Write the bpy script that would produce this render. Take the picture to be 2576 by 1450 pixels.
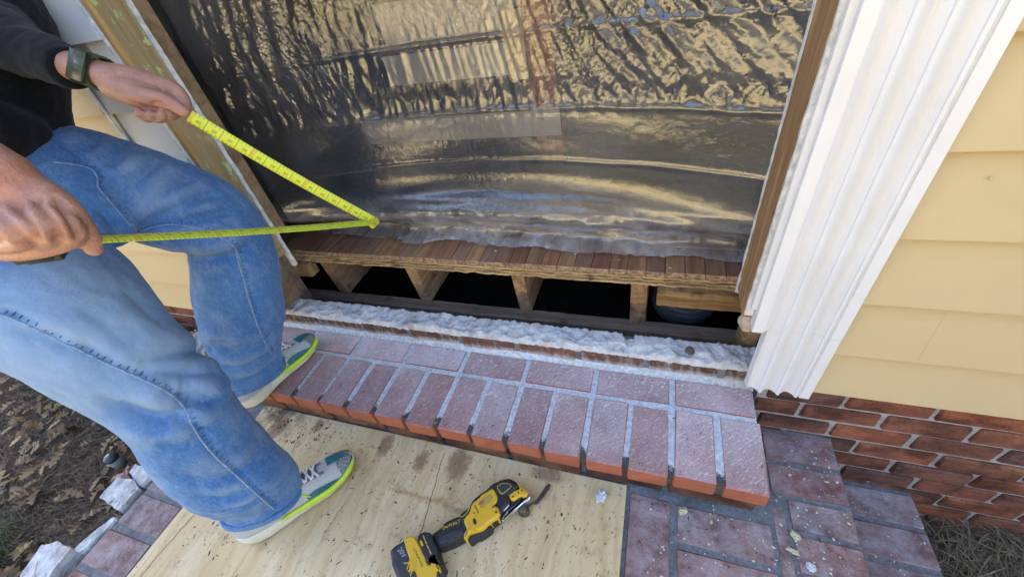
import bpy, bmesh, math, random
import numpy as np
from mathutils import Vector, Matrix, noise
from mathutils.bvhtree import BVHTree

# ---------------------------------------------------------------- camera, sky, sun, exposure
scene = bpy.context.scene
for o in list(bpy.data.objects):
    bpy.data.objects.remove(o)
CAM = Vector((-0.205, -0.497, 1.055))
RIGHT = Vector((0.9460842, 0.2843154, -0.1550680))
DOWN = Vector((0.0765130, -0.6613253, -0.7459117))
FWD = Vector((-0.3147545, 0.6938305, -0.6474233))
F = 1015.295
cam_data = bpy.data.cameras.new('camera')
cam_data.sensor_width = 36.0
cam_data.lens = 36.0 * F / 2575.0
cam_data.clip_start = 0.02
cam_data.clip_end = 2000.0
cam = bpy.data.objects.new('camera', cam_data)
scene.collection.objects.link(cam)
M = Matrix((RIGHT, -DOWN, -FWD)).transposed()
cam.matrix_world = Matrix.Translation(CAM) @ M.to_4x4()
scene.camera = cam

SUN_EL = math.radians(47)
SUN_AZ = math.radians(-40)          # measured from +Y (behind the house) towards -X
sun_dir = Vector((math.sin(SUN_AZ) * math.cos(SUN_EL), math.cos(SUN_AZ) * math.cos(SUN_EL), math.sin(SUN_EL)))
world = bpy.data.worlds.new('World')
scene.world = world
world.use_nodes = True
wn = world.node_tree
sky = wn.nodes.new('ShaderNodeTexSky')
sky.sky_type = 'NISHITA'
sky.sun_disc = False
sky.sun_elevation = SUN_EL
sky.sun_rotation = SUN_AZ
sky.air_density = 1.0
sky.dust_density = 2.0
sky.ozone_density = 1.0
hs = wn.nodes.new('ShaderNodeHueSaturation')
hs.inputs['Saturation'].default_value = 1.0
wn.links.new(sky.outputs[0], hs.inputs['Color'])
wn.links.new(hs.outputs[0], wn.nodes['Background'].inputs[0])
wn.nodes['Background'].inputs[1].default_value = 0.15
sun_l = bpy.data.lights.new('sun', 'SUN')
sun_l.energy = 3.4
sun_l.angle = math.radians(0.53)
sun_l.color = (1.0, 0.94, 0.85)
sun = bpy.data.objects.new('sun', sun_l)
sun.rotation_euler = sun_dir.to_track_quat('Z', 'Y').to_euler()
sun.location = (0, 0, 12)
scene.collection.objects.link(sun)
scene.view_settings.view_transform = 'Standard'
scene.view_settings.look = 'None'
scene.view_settings.gamma = 1.0
scene.view_settings.exposure = 2.72
scene.render.engine = 'CYCLES'
scene.cycles.max_bounces = 5
scene.cycles.diffuse_bounces = 2
scene.cycles.glossy_bounces = 2
scene.cycles.transparent_max_bounces = 8

random.seed(7)
rng = np.random.default_rng(7)
COL = scene.collection

# ---------------------------------------------------------------- helpers
def ray(px, py):
    return RIGHT * ((px - 1287.5) / F) + DOWN * ((py - 725.0) / F) + FWD
def on_x(px, py, v):
    r = ray(px, py); return CAM + r * ((v - CAM.x) / r.x)
def on_y(px, py, v):
    r = ray(px, py); return CAM + r * ((v - CAM.y) / r.y)
def on_z(px, py, v):
    r = ray(px, py); return CAM + r * ((v - CAM.z) / r.z)
def at(px, py, d):
    return CAM + ray(px, py) * d

def tag(o, label=None, cat=None, group=None, kind=None):
    if label: o['label'] = label
    if cat: o['category'] = cat
    if group: o['group'] = group
    if kind: o['kind'] = kind
    return o
def adopt(o, parent):
    if parent is not None:
        o.parent = parent
        if parent.type == 'EMPTY':
            o.matrix_parent_inverse = Matrix.Translation(-Vector(parent.location))
    return o
def thing(name, loc, label, cat, group=None):
    o = bpy.data.objects.new(name, None)
    o.empty_display_size = 0.05
    o.location = loc
    COL.objects.link(o)
    return tag(o, label, cat, group)
def link_mesh(name, me, mat, parent=None, smooth=False, loc=None, rot=None, scale=None):
    o = bpy.data.objects.new(name, me)
    COL.objects.link(o)
    if mat is not None and len(me.materials) == 0:
        for m in (mat if isinstance(mat, (list, tuple)) else [mat]): me.materials.append(m)
    if smooth:
        me.polygons.foreach_set('use_smooth', [True] * len(me.polygons))
    if loc is not None: o.location = loc
    if rot is not None: o.rotation_euler = rot
    if scale is not None: o.scale = scale
    return adopt(o, parent)
def pyd(name, v, f, mat, parent=None, smooth=False, **k):
    me = bpy.data.meshes.new(name)
    me.from_pydata([tuple(p) for p in v], [], [tuple(q) for q in f])
    me.update()
    return link_mesh(name, me, mat, parent, smooth, **k)
def from_bm(name, bm, mat, parent=None, smooth=False, **k):
    me = bpy.data.meshes.new(name)
    bmesh.ops.recalc_face_normals(bm, faces=bm.faces)
    bm.to_mesh(me); bm.free()
    return link_mesh(name, me, mat, parent, smooth, **k)
def bm_box(bm, lo, hi):
    vs = [bm.verts.new((x, y, z)) for x in (lo[0], hi[0]) for y in (lo[1], hi[1]) for z in (lo[2], hi[2])]
    for q in ((0,1,3,2),(4,6,7,5),(0,4,5,1),(2,3,7,6),(0,2,6,4),(1,5,7,3)):
        bm.faces.new([vs[i] for i in q])
    return vs
def box(name, lo, hi, mat, parent=None, bevel=0.0, jitter=0.0, segs=1):
    bm = bmesh.new(); bm_box(bm, lo, hi)
    if bevel: bmesh.ops.bevel(bm, geom=bm.edges[:], offset=bevel, segments=segs, affect='EDGES', profile=0.6)
    if jitter:
        for v in bm.verts: v.co += Vector([random.uniform(-1, 1) * jitter for _ in range(3)])
    return from_bm(name, bm, mat, parent)
def brick_mesh(name, l, w, h, mat, jit=0.0012, bev=0.004):
    bm = bmesh.new(); bm_box(bm, (-l/2, -w/2, -h/2), (l/2, w/2, h/2))
    bmesh.ops.bevel(bm, geom=bm.edges[:], offset=bev, segments=1, affect='EDGES')
    for v in bm.verts: v.co += Vector([random.uniform(-1, 1) * jit for _ in range(3)])
    me = bpy.data.meshes.new(name)
    bmesh.ops.recalc_face_normals(bm, faces=bm.faces)
    bm.to_mesh(me); bm.free(); me.materials.append(mat)
    return me
def slab(name, poly, z0, z1, mat, parent=None, bevel=0.0, segs=2, smooth=False):
    """polygon in world xy, extruded, top edges rounded"""
    bm = bmesh.new()
    f = bm.faces.new([bm.verts.new((p[0], p[1], z0)) for p in poly])
    r = bmesh.ops.extrude_face_region(bm, geom=[f])
    tv = [g for g in r['geom'] if isinstance(g, bmesh.types.BMVert)]
    for v in tv: v.co.z = z1
    if bevel:
        tv = set(tv)
        es = [e for e in bm.edges if e.verts[0] in tv and e.verts[1] in tv]
        bmesh.ops.bevel(bm, geom=es, offset=bevel, segments=segs, affect='EDGES', profile=0.5)
    return from_bm(name, bm, mat, parent, smooth)
def prism(name, prof, x0, x1, axis, mat, parent=None, smooth=False):
    """2D profile extruded along an axis: axis 'x': prof=(y,z); 'z': prof=(x,y)"""
    n = len(prof)
    mk = {'x': lambda p, t: (t, p[0], p[1]), 'z': lambda p, t: (p[0], p[1], t), 'y': lambda p, t: (p[0], t, p[1])}[axis]
    bm = bmesh.new()
    a = [bm.verts.new(mk(p, x0)) for p in prof]; b = [bm.verts.new(mk(p, x1)) for p in prof]
    for i in range(n):
        bm.faces.new((a[i], a[(i+1) % n], b[(i+1) % n], b[i]))
    bm.faces.new(a); bm.faces.new(b[::-1])
    return from_bm(name, bm, mat, parent, smooth)
def frame(t):
    t = t.normalized()
    u = t.cross(Vector((0, 0, 1)))
    if u.length < 0.05: u = t.cross(Vector((0, 1, 0)))
    u.normalize(); return u, t.cross(u).normalized()
def tube_data(pts, rad, n=10, cap=True, v=None, f=None):
    v = [] if v is None else v; f = [] if f is None else f
    m = len(pts); pu = None; base = len(v)
    for i, p in enumerate(pts):
        t = (pts[min(i+1, m-1)] - pts[max(i-1, 0)])
        t.normalize()
        if pu is None: u, w = frame(t)
        else:
            u = pu - t * pu.dot(t); u.normalize(); w = t.cross(u)
        pu = u
        r = rad[i] if hasattr(rad, '__len__') else rad
        if not hasattr(r, '__len__'): r = (r, r)
        for k in range(n):
            a = 2 * math.pi * k / n
            v.append(p + u * (math.cos(a) * r[0]) + w * (math.sin(a) * r[1]))
    for i in range(m - 1):
        for k in range(n):
            a = base + i*n + k; b = base + i*n + (k+1) % n
            f.append((a, b, b + n, a + n))
    if cap:
        f.append(tuple(base + k for k in range(n))[::-1]); f.append(tuple(base + (m-1)*n + k for k in range(n)))
    return v, f
def tube(name, pts, rad, mat, parent=None, n=10):
    v, f = tube_data([Vector(p) for p in pts], rad, n)
    return pyd(name, v, f, mat, parent, True)
def smooth_path(pts, per=6):
    """Catmull-Rom through points given as tuples of any length"""
    P = [np.array(p, float) for p in pts]; P = [2*P[0]-P[1]] + P + [2*P[-1]-P[-2]]
    out = []
    for i in range(1, len(P) - 2):
        for k in range(per):
            t = k / per
            out.append(0.5 * ((2*P[i]) + (-P[i-1]+P[i+1])*t + (2*P[i-1]-5*P[i]+4*P[i+1]-P[i+2])*t*t + (-P[i-1]+3*P[i]-3*P[i+1]+P[i+2])*t**3))
    out.append(P[-2]); return out
def limb(v, f, spec, n=20, per=5, round_ends=True):
    """spec: list of (x,y,z,r) -> rounded tapering limb added to v, f"""
    S = smooth_path(spec, per)
    if round_ends:
        def endcap(a, b):
            d = (a[:3]-b[:3]); d /= max(1e-9, np.linalg.norm(d)); r = a[3]
            return [np.append(a[:3] + d*r*math.sin(q), r*math.cos(q)*0.999+1e-4) for q in (1.45, 1.1, 0.75, 0.35)]
        S = endcap(S[0], S[1]) + S + endcap(S[-1], S[-2])[::-1]
    tube_data([Vector(s[:3]) for s in S], [float(s[3]) for s in S], n, True, v, f)
def remesh(name, v, f, vox, smooth_it=6, sm=0.5):
    me = bpy.data.meshes.new(name)
    me.from_pydata([tuple(p) for p in v], [], f); me.update()
    bm = bmesh.new(); bm.from_mesh(me)
    bmesh.ops.recalc_face_normals(bm, faces=bm.faces); bm.to_mesh(me); bm.free()
    o = bpy.data.objects.new(name, me); COL.objects.link(o)
    m = o.modifiers.new('r', 'REMESH'); m.mode = 'VOXEL'; m.voxel_size = vox
    s = o.modifiers.new('s', 'SMOOTH'); s.iterations = smooth_it; s.factor = sm
    dg = bpy.context.evaluated_depsgraph_get()
    me2 = bpy.data.meshes.new_from_object(o.evaluated_get(dg))
    bpy.data.objects.remove(o); bpy.data.meshes.remove(me)
    me2.name = name
    return me2

# ---------------------------------------------------------------- material toolkit
class NT:
    def __init__(s, name):
        s.m = bpy.data.materials.new(name); s.m.use_nodes = True
        s.t = s.m.node_tree; s.b = s.t.nodes['Principled BSDF']; s.out = s.t.nodes['Material Output']
    def n(s, typ, **k):
        q = s.t.nodes.new(typ)
        for a, b in k.items(): setattr(q, a, b)
        return q
    def put(s, sock, val):
        if isinstance(val, bpy.types.NodeSocket): s.t.links.new(val, sock)
        elif val is not None:
            if hasattr(val, '__len__') and len(val) == 3 and sock.type == 'RGBA': val = (*val, 1)
            sock.default_value = val
    def pos(s): return s.n('ShaderNodeNewGeometry').outputs['Position']
    def nor(s): return s.n('ShaderNodeNewGeometry').outputs['Normal']
    def obj(s): return s.n('ShaderNodeTexCoord').outputs['Object']
    def rnd(s): return s.n('ShaderNodeObjectInfo').outputs['Random']
    def mapv(s, v, scale=(1,1,1), rot=(0,0,0), loc=(0,0,0)):
        q = s.n('ShaderNodeMapping'); s.put(q.inputs[0], v)
        q.inputs['Scale'].default_value = scale; q.inputs['Rotation'].default_value = rot; q.inputs['Location'].default_value = loc
        return q.outputs[0]
    def noise(s, v, scale, detail=4, rough=0.55, dist=0.0, w=None):
        q = s.n('ShaderNodeTexNoise')
        if w is not None: q.noise_dimensions = '4D'; s.put(q.inputs['W'], w)
        s.put(q.inputs['Vector'], v); s.put(q.inputs['Scale'], scale)
        q.inputs['Detail'].default_value = detail; q.inputs['Roughness'].default_value = rough; q.inputs['Distortion'].default_value = dist
        return q.outputs[0]
    def voro(s, v, scale, feature='F1', out=0):
        q = s.n('ShaderNodeTexVoronoi'); q.feature = feature
        s.put(q.inputs['Vector'], v); s.put(q.inputs['Scale'], scale); return q.outputs[out]
    def ramp(s, fac, stops, mode='LINEAR'):
        q = s.n('ShaderNodeValToRGB'); q.color_ramp.interpolation = mode
        e = q.color_ramp.elements
        while len(e) < len(stops): e.new(0.5)
        for i, (p, c) in enumerate(stops):
            e[i].position = p
            if not hasattr(c, '__len__'): c = (c, c, c)
            e[i].color = (*c, 1)
        s.put(q.inputs[0], fac); return q.outputs[0]
    def mix(s, fac, a, b, mode='MIX'):
        q = s.n('ShaderNodeMix', data_type='RGBA', blend_type=mode)
        s.put(q.inputs[0], fac); s.put(q.inputs[6], a); s.put(q.inputs[7], b); return q.outputs[2]
    def math(s, op, a, b=None, c=None, clamp=False):
        q = s.n('ShaderNodeMath', operation=op); q.use_clamp = clamp
        s.put(q.inputs[0], a)
        if b is not None: s.put(q.inputs[1], b)
        if c is not None: s.put(q.inputs[2], c)
        return q.outputs[0]
    def sep(s, v):
        q = s.n('ShaderNodeSeparateXYZ'); s.put(q.inputs[0], v); return q.outputs
    def maprange(s, v, a, b, c=0.0, d=1.0):
        q = s.n('ShaderNodeMapRange'); s.put(q.inputs[0], v)
        for i, x in enumerate((a, b, c, d)): q.inputs[i+1].default_value = x
        return q.outputs[0]
    def bump(s, h, strength=0.5, dist=0.002, nrm=None):
        q = s.n('ShaderNodeBump'); s.put(q.inputs['Height'], h)
        q.inputs['Strength'].default_value = strength; q.inputs['Distance'].default_value = dist
        if nrm is not None: s.put(q.inputs['Normal'], nrm)
        return q.outputs[0]
    def fin(s, col=None, rough=None, nrm=None, metal=None, spec=None, sheen=None):
        i = s.b.inputs
        s.put(i['Base Color'], col); s.put(i['Roughness'], rough); s.put(i['Normal'], nrm); s.put(i['Metallic'], metal)
        if spec is not None: s.put(i['Specular IOR Level'], spec)
        if sheen is not None: s.put(i['Sheen Weight'], sheen)
        return s.m
def plain(name, col, rough=0.6, metal=0.0, var=0.12, scale=40, bump=0.25, dist=0.001, spec=None):
    k = NT(name); p = k.pos()
    a = k.noise(p, scale, 5); c = k.mix(k.ramp(a, [(0.3, 0), (0.7, 1)]), [x*(1-var) for x in col], [min(1, x*(1+var)) for x in col])
    return k.fin(c, k.maprange(k.noise(p, scale*2.3, 3), 0.3, 0.7, rough*0.85, min(1, rough*1.15)), k.bump(k.noise(p, scale*6, 4), bump, dist), metal, spec)

def brick_mat(name, cols, dust=0.0, joint_dark=0.0, speck=0.0, rough=0.95, streak=False, blotch=(0.5, 0.5, 0.5), front=None, smear=False):
    """fired clay: tone per brick, blotches, pits; optional settled mortar dust on upward faces"""
    k = NT(name); p = k.pos(); r = k.rnd()
    base = k.ramp(r, [(i/(max(1, len(cols)-1)), c) for i, c in enumerate(cols)])
    n1 = k.noise(k.mapv(p, (1, 1, 1.6)), 9, 4, 0.6, 0.4, w=k.math('MULTIPLY', r, 7.0))
    base = k.mix(k.ramp(n1, [(0.40, 1), (0.62, 0)]), base, k.mix(1.0, base, blotch, 'MULTIPLY'))
    n2 = k.noise(p, 160, 5, 0.7)
    base = k.mix(k.ramp(n2, [(0.33, 0.55), (0.5, 0)]), base, k.mix(1.0, base, (0.35, 0.32, 0.32), 'MULTIPLY'))
    nz = k.sep(k.nor())[2]
    up = k.maprange(nz, 0.55, 0.9)
    if front is not None:
        base = k.mix(k.maprange(nz, 0.45, 0.15), base, k.mix(k.ramp(n1, [(0.4, 0), (0.65, 1)]), front, [x*0.75 for x in front]))
    if smear:      # whitish mortar wash on the lower half of the face
        z = k.sep(p)[2]
        m = k.math('ADD', k.maprange(z, 0.040, 0.012), k.math('MULTIPLY', k.math('SUBTRACT', k.noise(k.mapv(p, (60, 1, 22)), 1.0, 5, 0.7), 0.5), 2.0), clamp=True)
        base = k.mix(k.math('MULTIPLY', m, 0.85), base, (0.60, 0.59, 0.58))
    if dust > 0:
        s = k.sep(p)
        zone = k.maprange(k.math('ADD', k.math('MULTIPLY', s[1], 2.0), k.math('MULTIPLY', s[0], 0.10)), -0.12, 0.45, 0.50, 1.05)
        nd = k.noise(p, 7, 4, 0.6)
        fine = k.noise(p, 240, 3, 0.75)
        sc = k.noise(k.mapv(k.mapv(p, rot=(0, 0, 0.75)), (230, 38, 30)), 1.0, 3, 0.65, 0.6)
        d = k.math('MULTIPLY', zone, k.maprange(nd, 0.3, 0.7, 0.55, 1.15))
        d = k.math('MULTIPLY', d, k.maprange(fine, 0.3, 0.66, 0.55, 1.0))
        d = k.math('ADD', d, k.math('MULTIPLY', k.ramp(sc, [(0.57, 0), (0.66, 0.6)]), zone))
        d = k.math('SUBTRACT', d, k.ramp(k.noise(k.mapv(k.mapv(p, rot=(0, 0, 0.35)), (130, 32, 30)), 1.0, 2, 0.5), [(0.66, 0), (0.73, 0.4)]))
        d = k.math('MULTIPLY', k.math('MULTIPLY', d, k.math('MULTIPLY', k.maprange(k.math('FRACT', k.math('MULTIPLY', r, 7.3)), 0.0, 1.0, 0.55, 1.0), dust), clamp=True), up)
        base = k.mix(d, base, (0.80, 0.70, 0.69))
        fl = k.noise(k.mapv(k.mapv(p, rot=(0, 0, 0.95)), (300, 55, 40)), 1.0, 3, 0.7, 0.4)
        base = k.mix(k.math('MULTIPLY', k.math('MULTIPLY', k.ramp(fl, [(0.60, 0), (0.66, 0.8)]), zone), up), base, (0.86, 0.86, 0.90))
    if speck > 0:
        v = k.voro(p, 75)
        msk = k.math('MULTIPLY', k.ramp(v, [(0.13, 1), (0.18, 0)]), k.ramp(k.noise(p, 16, 3), [(0.52, 0), (0.6, 1)]))
        base = k.mix(k.math('MULTIPLY', k.math('MULTIPLY', msk, up), speck), base, (0.6, 0.6, 0.58))
        gr = k.ramp(k.noise(p, 22, 5, 0.65), [(0.35, 0), (0.75, 0.65)])
        base = k.mix(k.math('MULTIPLY', gr, up), base, (0.56, 0.50, 0.50))
    h = k.math('ADD', k.noise(p, 120, 6, 0.7), k.math('MULTIPLY', k.noise(p, 30, 3), 1.2))
    return k.fin(base, rough, k.bump(h, 0.65, 0.004), spec=0.15)

def wood_mat(name, cols, axis='y', scale=1.0, grain=0.55, rough=0.65, rand=1.0, rot=None, dark=(0.05, 0.03, 0.02), darkamt=0.5, bump=0.4, ends=None):
    k = NT(name); p = k.pos(); r = k.rnd()
    off = k.n('ShaderNodeVectorMath', operation='ADD')
    k.put(off.inputs[0], p)
    cmb = k.n('ShaderNodeCombineXYZ'); k.put(cmb.inputs[0], k.math('MULTIPLY', r, 13.0*rand)); k.put(cmb.inputs[1], k.math('MULTIPLY', r, 7.0*rand)); k.put(cmb.inputs[2], k.math('MULTIPLY', r, 5.0*rand))
    k.put(off.inputs[1], cmb.outputs[0]); q = off.outputs[0]
    hi, lo = 90*scale, 5*scale
    sc = {'x': (lo, hi, hi), 'y': (hi, lo, hi), 'z': (hi, hi, lo)}[axis]
    sc2 = {'x': (1.5, 22, 22), 'y': (22, 1.5, 22), 'z': (22, 22, 1.5)}[axis]
    g = k.noise(k.mapv(q, sc), 1.0, 5, 0.6, 0.5)
    big = k.noise(k.mapv(q, sc2), 1.0*scale, 3, 0.5, 1.2)
    base = k.ramp(r, [(i/(max(1, len(cols)-1)), c) for i, c in enumerate(cols)]) if len(cols) > 1 else None
    if base is None: base = k.mix(0.0, cols[0], cols[0])
    base = k.mix(k.ramp(g, [(0.35, grain), (0.6, 0)]), base, k.mix(1.0, base, (0.45, 0.38, 0.33), 'MULTIPLY'))
    base = k.mix(k.ramp(big, [(0.42, 0.5), (0.6, 0)]), base, k.mix(1.0, base, (0.55, 0.5, 0.48), 'MULTIPLY'))
    st = k.noise(q, 14, 5, 0.65)
    base = k.mix(k.ramp(st, [(0.55, 0), (0.72, darkamt)]), base, dark)
    if ends is not None:
        base = k.mix(k.maprange(k.sep(k.nor())[1], -0.4, -0.8), base, k.mix(k.ramp(k.noise(p, 70, 4, 0.7), [(0.38, 0), (0.6, 1)]), ends, [x*0.35 for x in ends]))
    return k.fin(base, rough, k.bump(g, bump, 0.0015), spec=0.35)

# ---------------------------------------------------------------- materials of the place
M_STEP = brick_mat('dusty red brick', [(0.32, 0.095, 0.07), (0.40, 0.14, 0.10), (0.27, 0.085, 0.07), (0.36, 0.11, 0.08)], dust=0.95, blotch=(0.75, 0.7, 0.72), front=(0.40, 0.135, 0.075))
M_LOW = brick_mat('dirty brown brick', [(0.20, 0.09, 0.055), (0.27, 0.13, 0.07), (0.13, 0.075, 0.055)], blotch=(0.35, 0.35, 0.38))
M_WALL = brick_mat('brown wall brick', [(0.27, 0.10, 0.065), (0.31, 0.13, 0.075), (0.20, 0.10, 0.075), (0.36, 0.125, 0.065), (0.15, 0.09, 0.075)], blotch=(0.34, 0.38, 0.42))
M_LEDGE = brick_mat('brown ledge brick', [(0.14, 0.085, 0.065), (0.19, 0.10, 0.075), (0.15, 0.09, 0.07), (0.16, 0.09, 0.07), (0.34, 0.14, 0.085)], blotch=(0.6, 0.6, 0.62), smear=True)
M_PAVE = brick_mat('plum paver brick', [(0.30, 0.18, 0.155), (0.34, 0.17, 0.14), (0.26, 0.17, 0.155), (0.32, 0.14, 0.115)], speck=0.35, blotch=(0.6, 0.6, 0.62))

def mortar_mat(name, col, dirt=0.5, frontdark=False):
    k = NT(name); p = k.pos()
    n = k.noise(p, 90, 6, 0.7)
    c = k.mix(k.ramp(n, [(0.35, 1), (0.62, 0)]), col, [x*0.6 for x in col])
    g = k.noise(p, 12, 4, 0.6)
    c = k.mix(k.ramp(g, [(0.5, 0), (0.75, dirt)]), c, (0.07, 0.065, 0.06))
    if frontdark:      # unwashed mortar along the nosing of the step
        y = k.sep(p)[1]
        m = k.maprange(k.math('ADD', y, k.math('MULTIPLY', k.math('SUBTRACT', k.noise(p, 45, 4, 0.7), 0.5), 0.10)), 0.040, 0.024)
        c = k.mix(k.math('MULTIPLY', m, 0.93), c, (0.055, 0.05, 0.045))
    return k.fin(c, 0.9, k.bump(k.math('ADD', n, k.noise(p, 300, 3)), 0.7, 0.004), spec=0.2)
M_MORT = mortar_mat('dusted mortar', (0.80, 0.81, 0.83), 0.12, True)
M_MORTW = mortar_mat('wall mortar', (0.50, 0.49, 0.47), 0.30)
M_MORTD = mortar_mat('landing mortar', (0.24, 0.245, 0.25), 0.7)

k = NT('chipped mortar'); p = k.pos()
n = k.noise(p, 26, 6, 0.65); n2 = k.noise(p, 11, 4, 0.6)
c = k.mix(k.ramp(n, [(0.35, 0), (0.65, 1)]), (0.50, 0.495, 0.49), (0.72, 0.715, 0.71))
c = k.mix(k.ramp(k.noise(p, 17, 4, 0.6), [(0.52, 0), (0.66, 0.75)]), c, (0.36, 0.34, 0.32))
c = k.mix(k.ramp(n2, [(0.58, 0), (0.68, 0.55)]), c, (0.56, 0.38, 0.34))
c = k.mix(k.ramp(k.noise(p, 60, 4, 0.7), [(0.64, 0), (0.70, 0.65)]), c, (0.16, 0.155, 0.15))
M_CRUST = k.fin(c, 0.92, k.bump(k.math('ADD', n, k.noise(p, 130, 5, 0.7)), 0.7, 0.006), spec=0.2)

def siding_mat(name, col):
    k = NT(name); p = k.pos()
    g = k.noise(k.mapv(p, (3, 60, 60)), 1.0, 4, 0.6)
    b = k.noise(p, 3, 3)
    c = k.mix(k.ramp(b, [(0.35, 0), (0.65, 1)]), [x*0.95 for x in col], col)
    c = k.mix(k.ramp(k.noise(p, 45, 4, 0.7), [(0.66, 0), (0.76, 0.25)]), c, [x*0.7 for x in col])
    c = k.mix(k.ramp(k.noise(k.mapv(p, (1, 1, 2.5)), 2.2, 5, 0.65), [(0.55, 0), (0.8, 0.35)]), c, [x*0.72 for x in col])
    return k.fin(c, 0.6, k.bump(g, 0.28, 0.0012), spec=0.3)
M_SIDE = siding_mat('cream clapboard paint', (0.56, 0.44, 0.245))
M_PRIME = siding_mat('white primed clapboard', (0.72, 0.70, 0.67))
k = NT('white primed clapboard with grey patch'); p = k.pos(); s = k.sep(p)  # grey area with a ragged edge on one white board
edge = k.math('ADD', k.math('MULTIPLY', s[0], 1.0), k.math('ADD', k.math('MULTIPLY', s[2], 0.42), k.math('MULTIPLY', k.noise(p, 40, 4, 0.7), 0.05)))
msk = k.math('MULTIPLY', k.ramp(k.math('ADD', edge, 1.6), [(0.553, 1), (0.557, 0)]), k.maprange(s[2], 0.868, 0.872))
M_PRIMEB = k.fin(k.mix(msk, (0.80, 0.775, 0.74), (0.33, 0.32, 0.34)), 0.6, k.bump(k.noise(p, 60, 3), 0.15, 0.001))
M_CASE = plain('white vinyl', (0.70, 0.70, 0.70), 0.4, var=0.035, scale=7, bump=0.06)
M_CAULK = plain('grubby white caulk', (0.66, 0.65, 0.62), 0.7, var=0.25, scale=60, bump=0.6, dist=0.003)
M_STUD = wood_mat('weathered stud', [(0.40, 0.24, 0.11)], 'z', 1.0, 0.55, 0.7, 0.0, dark=(0.10, 0.05, 0.03), darkamt=0.45)
k = NT('old jamb with green paint flecks'); p = k.pos()
g = k.noise(k.mapv(p, (70, 70, 4)), 1.0, 5, 0.6, 0.4)
c = k.mix(k.ramp(g, [(0.3, 0), (0.7, 1)]), (0.26, 0.175, 0.075), (0.42, 0.31, 0.15))
fl = k.math('MULTIPLY', k.ramp(k.noise(k.mapv(p, (1, 1, 0.6)), 38, 4, 0.6), [(0.57, 0), (0.595, 1)]), k.ramp(k.noise(p, 6, 2), [(0.44, 0), (0.54, 1)]))
c = k.mix(fl, c, (0.46, 0.55, 0.24))
c = k.mix(k.ramp(k.noise(p, 30, 4), [(0.66, 0), (0.72, 0.6)]), c, (0.55, 0.50, 0.38))
M_JAMBL = k.fin(c, 0.75, k.bump(k.math('ADD', g, k.math('MULTIPLY', fl, 1.5)), 0.5, 0.002))
M_FRESH = wood_mat('fresh cut pine edge', [(0.62, 0.37, 0.13)], 'z', 1, 0.3, 0.7, 0.0, darkamt=0.15)
M_PLANK = wood_mat('oak floor strip', [(0.33, 0.145, 0.085), (0.40, 0.20, 0.105), (0.26, 0.14, 0.10), (0.50, 0.30, 0.14), (0.33, 0.135, 0.085), (0.37, 0.22, 0.14), (0.47, 0.25, 0.12)], 'y', 1.0, 0.6, 0.38, 1.0, dark=(0.05, 0.028, 0.022), darkamt=0.4, bump=0.25, ends=(0.50, 0.33, 0.19))
M_SUB = wood_mat('splintered subfloor', [(0.60, 0.42, 0.20)], 'x', 1.3, 0.85, 0.9, 0.0, dark=(0.04, 0.025, 0.018), darkamt=0.98, bump=1.0)
M_JOIST = wood_mat('old joist', [(0.42, 0.25, 0.13), (0.48, 0.31, 0.17), (0.38, 0.23, 0.13)], 'y', 0.7, 0.75, 0.9, 1.0, dark=(0.05, 0.032, 0.024), darkamt=0.95, bump=0.9)
M_PLATE = wood_mat('grey sill plate', [(0.30, 0.215, 0.155)], 'x', 0.7, 0.6, 0.85, 0.0, dark=(0.04, 0.03, 0.025), darkamt=0.7)
M_CLEAT = wood_mat('cleat pine', [(0.42, 0.26, 0.105), (0.38, 0.235, 0.10)], 'x', 0.8, 0.75, 0.9, 1.0, dark=(0.05, 0.03, 0.02), darkamt=0.9, bump=0.9)
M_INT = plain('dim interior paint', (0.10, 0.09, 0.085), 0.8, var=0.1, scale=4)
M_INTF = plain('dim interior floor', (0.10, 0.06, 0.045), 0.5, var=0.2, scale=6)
M_SOIL = plain('crawl space soil', (0.045, 0.035, 0.028), 0.95, var=0.4, scale=30, bump=0.8, dist=0.01)
M_ROOF = plain('roof shingle', (0.08, 0.075, 0.07), 0.9, var=0.3, scale=20)
M_SHEATH = wood_mat('wall sheathing', [(0.30, 0.20, 0.11)], 'x', 0.6, 0.5, 0.8, 0.0)

# ground: pine straw near the house, sunlit winter lawn farther out
k = NT('pine straw and winter lawn'); p = k.pos(); s = k.sep(p)
n = k.noise(p, 18, 6, 0.7); n2 = k.noise(p, 1.3, 3)
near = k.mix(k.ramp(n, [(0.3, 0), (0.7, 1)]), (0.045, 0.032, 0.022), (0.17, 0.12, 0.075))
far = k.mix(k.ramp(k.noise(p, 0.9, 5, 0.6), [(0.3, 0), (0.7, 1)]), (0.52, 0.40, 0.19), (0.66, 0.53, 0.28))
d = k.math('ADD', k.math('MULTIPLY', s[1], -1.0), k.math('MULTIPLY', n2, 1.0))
M_GROUND = k.fin(k.mix(k.maprange(d, 2.5, 4.0), near, far), 0.95, k.bump(n, 0.8, 0.02), spec=0.1)

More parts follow.
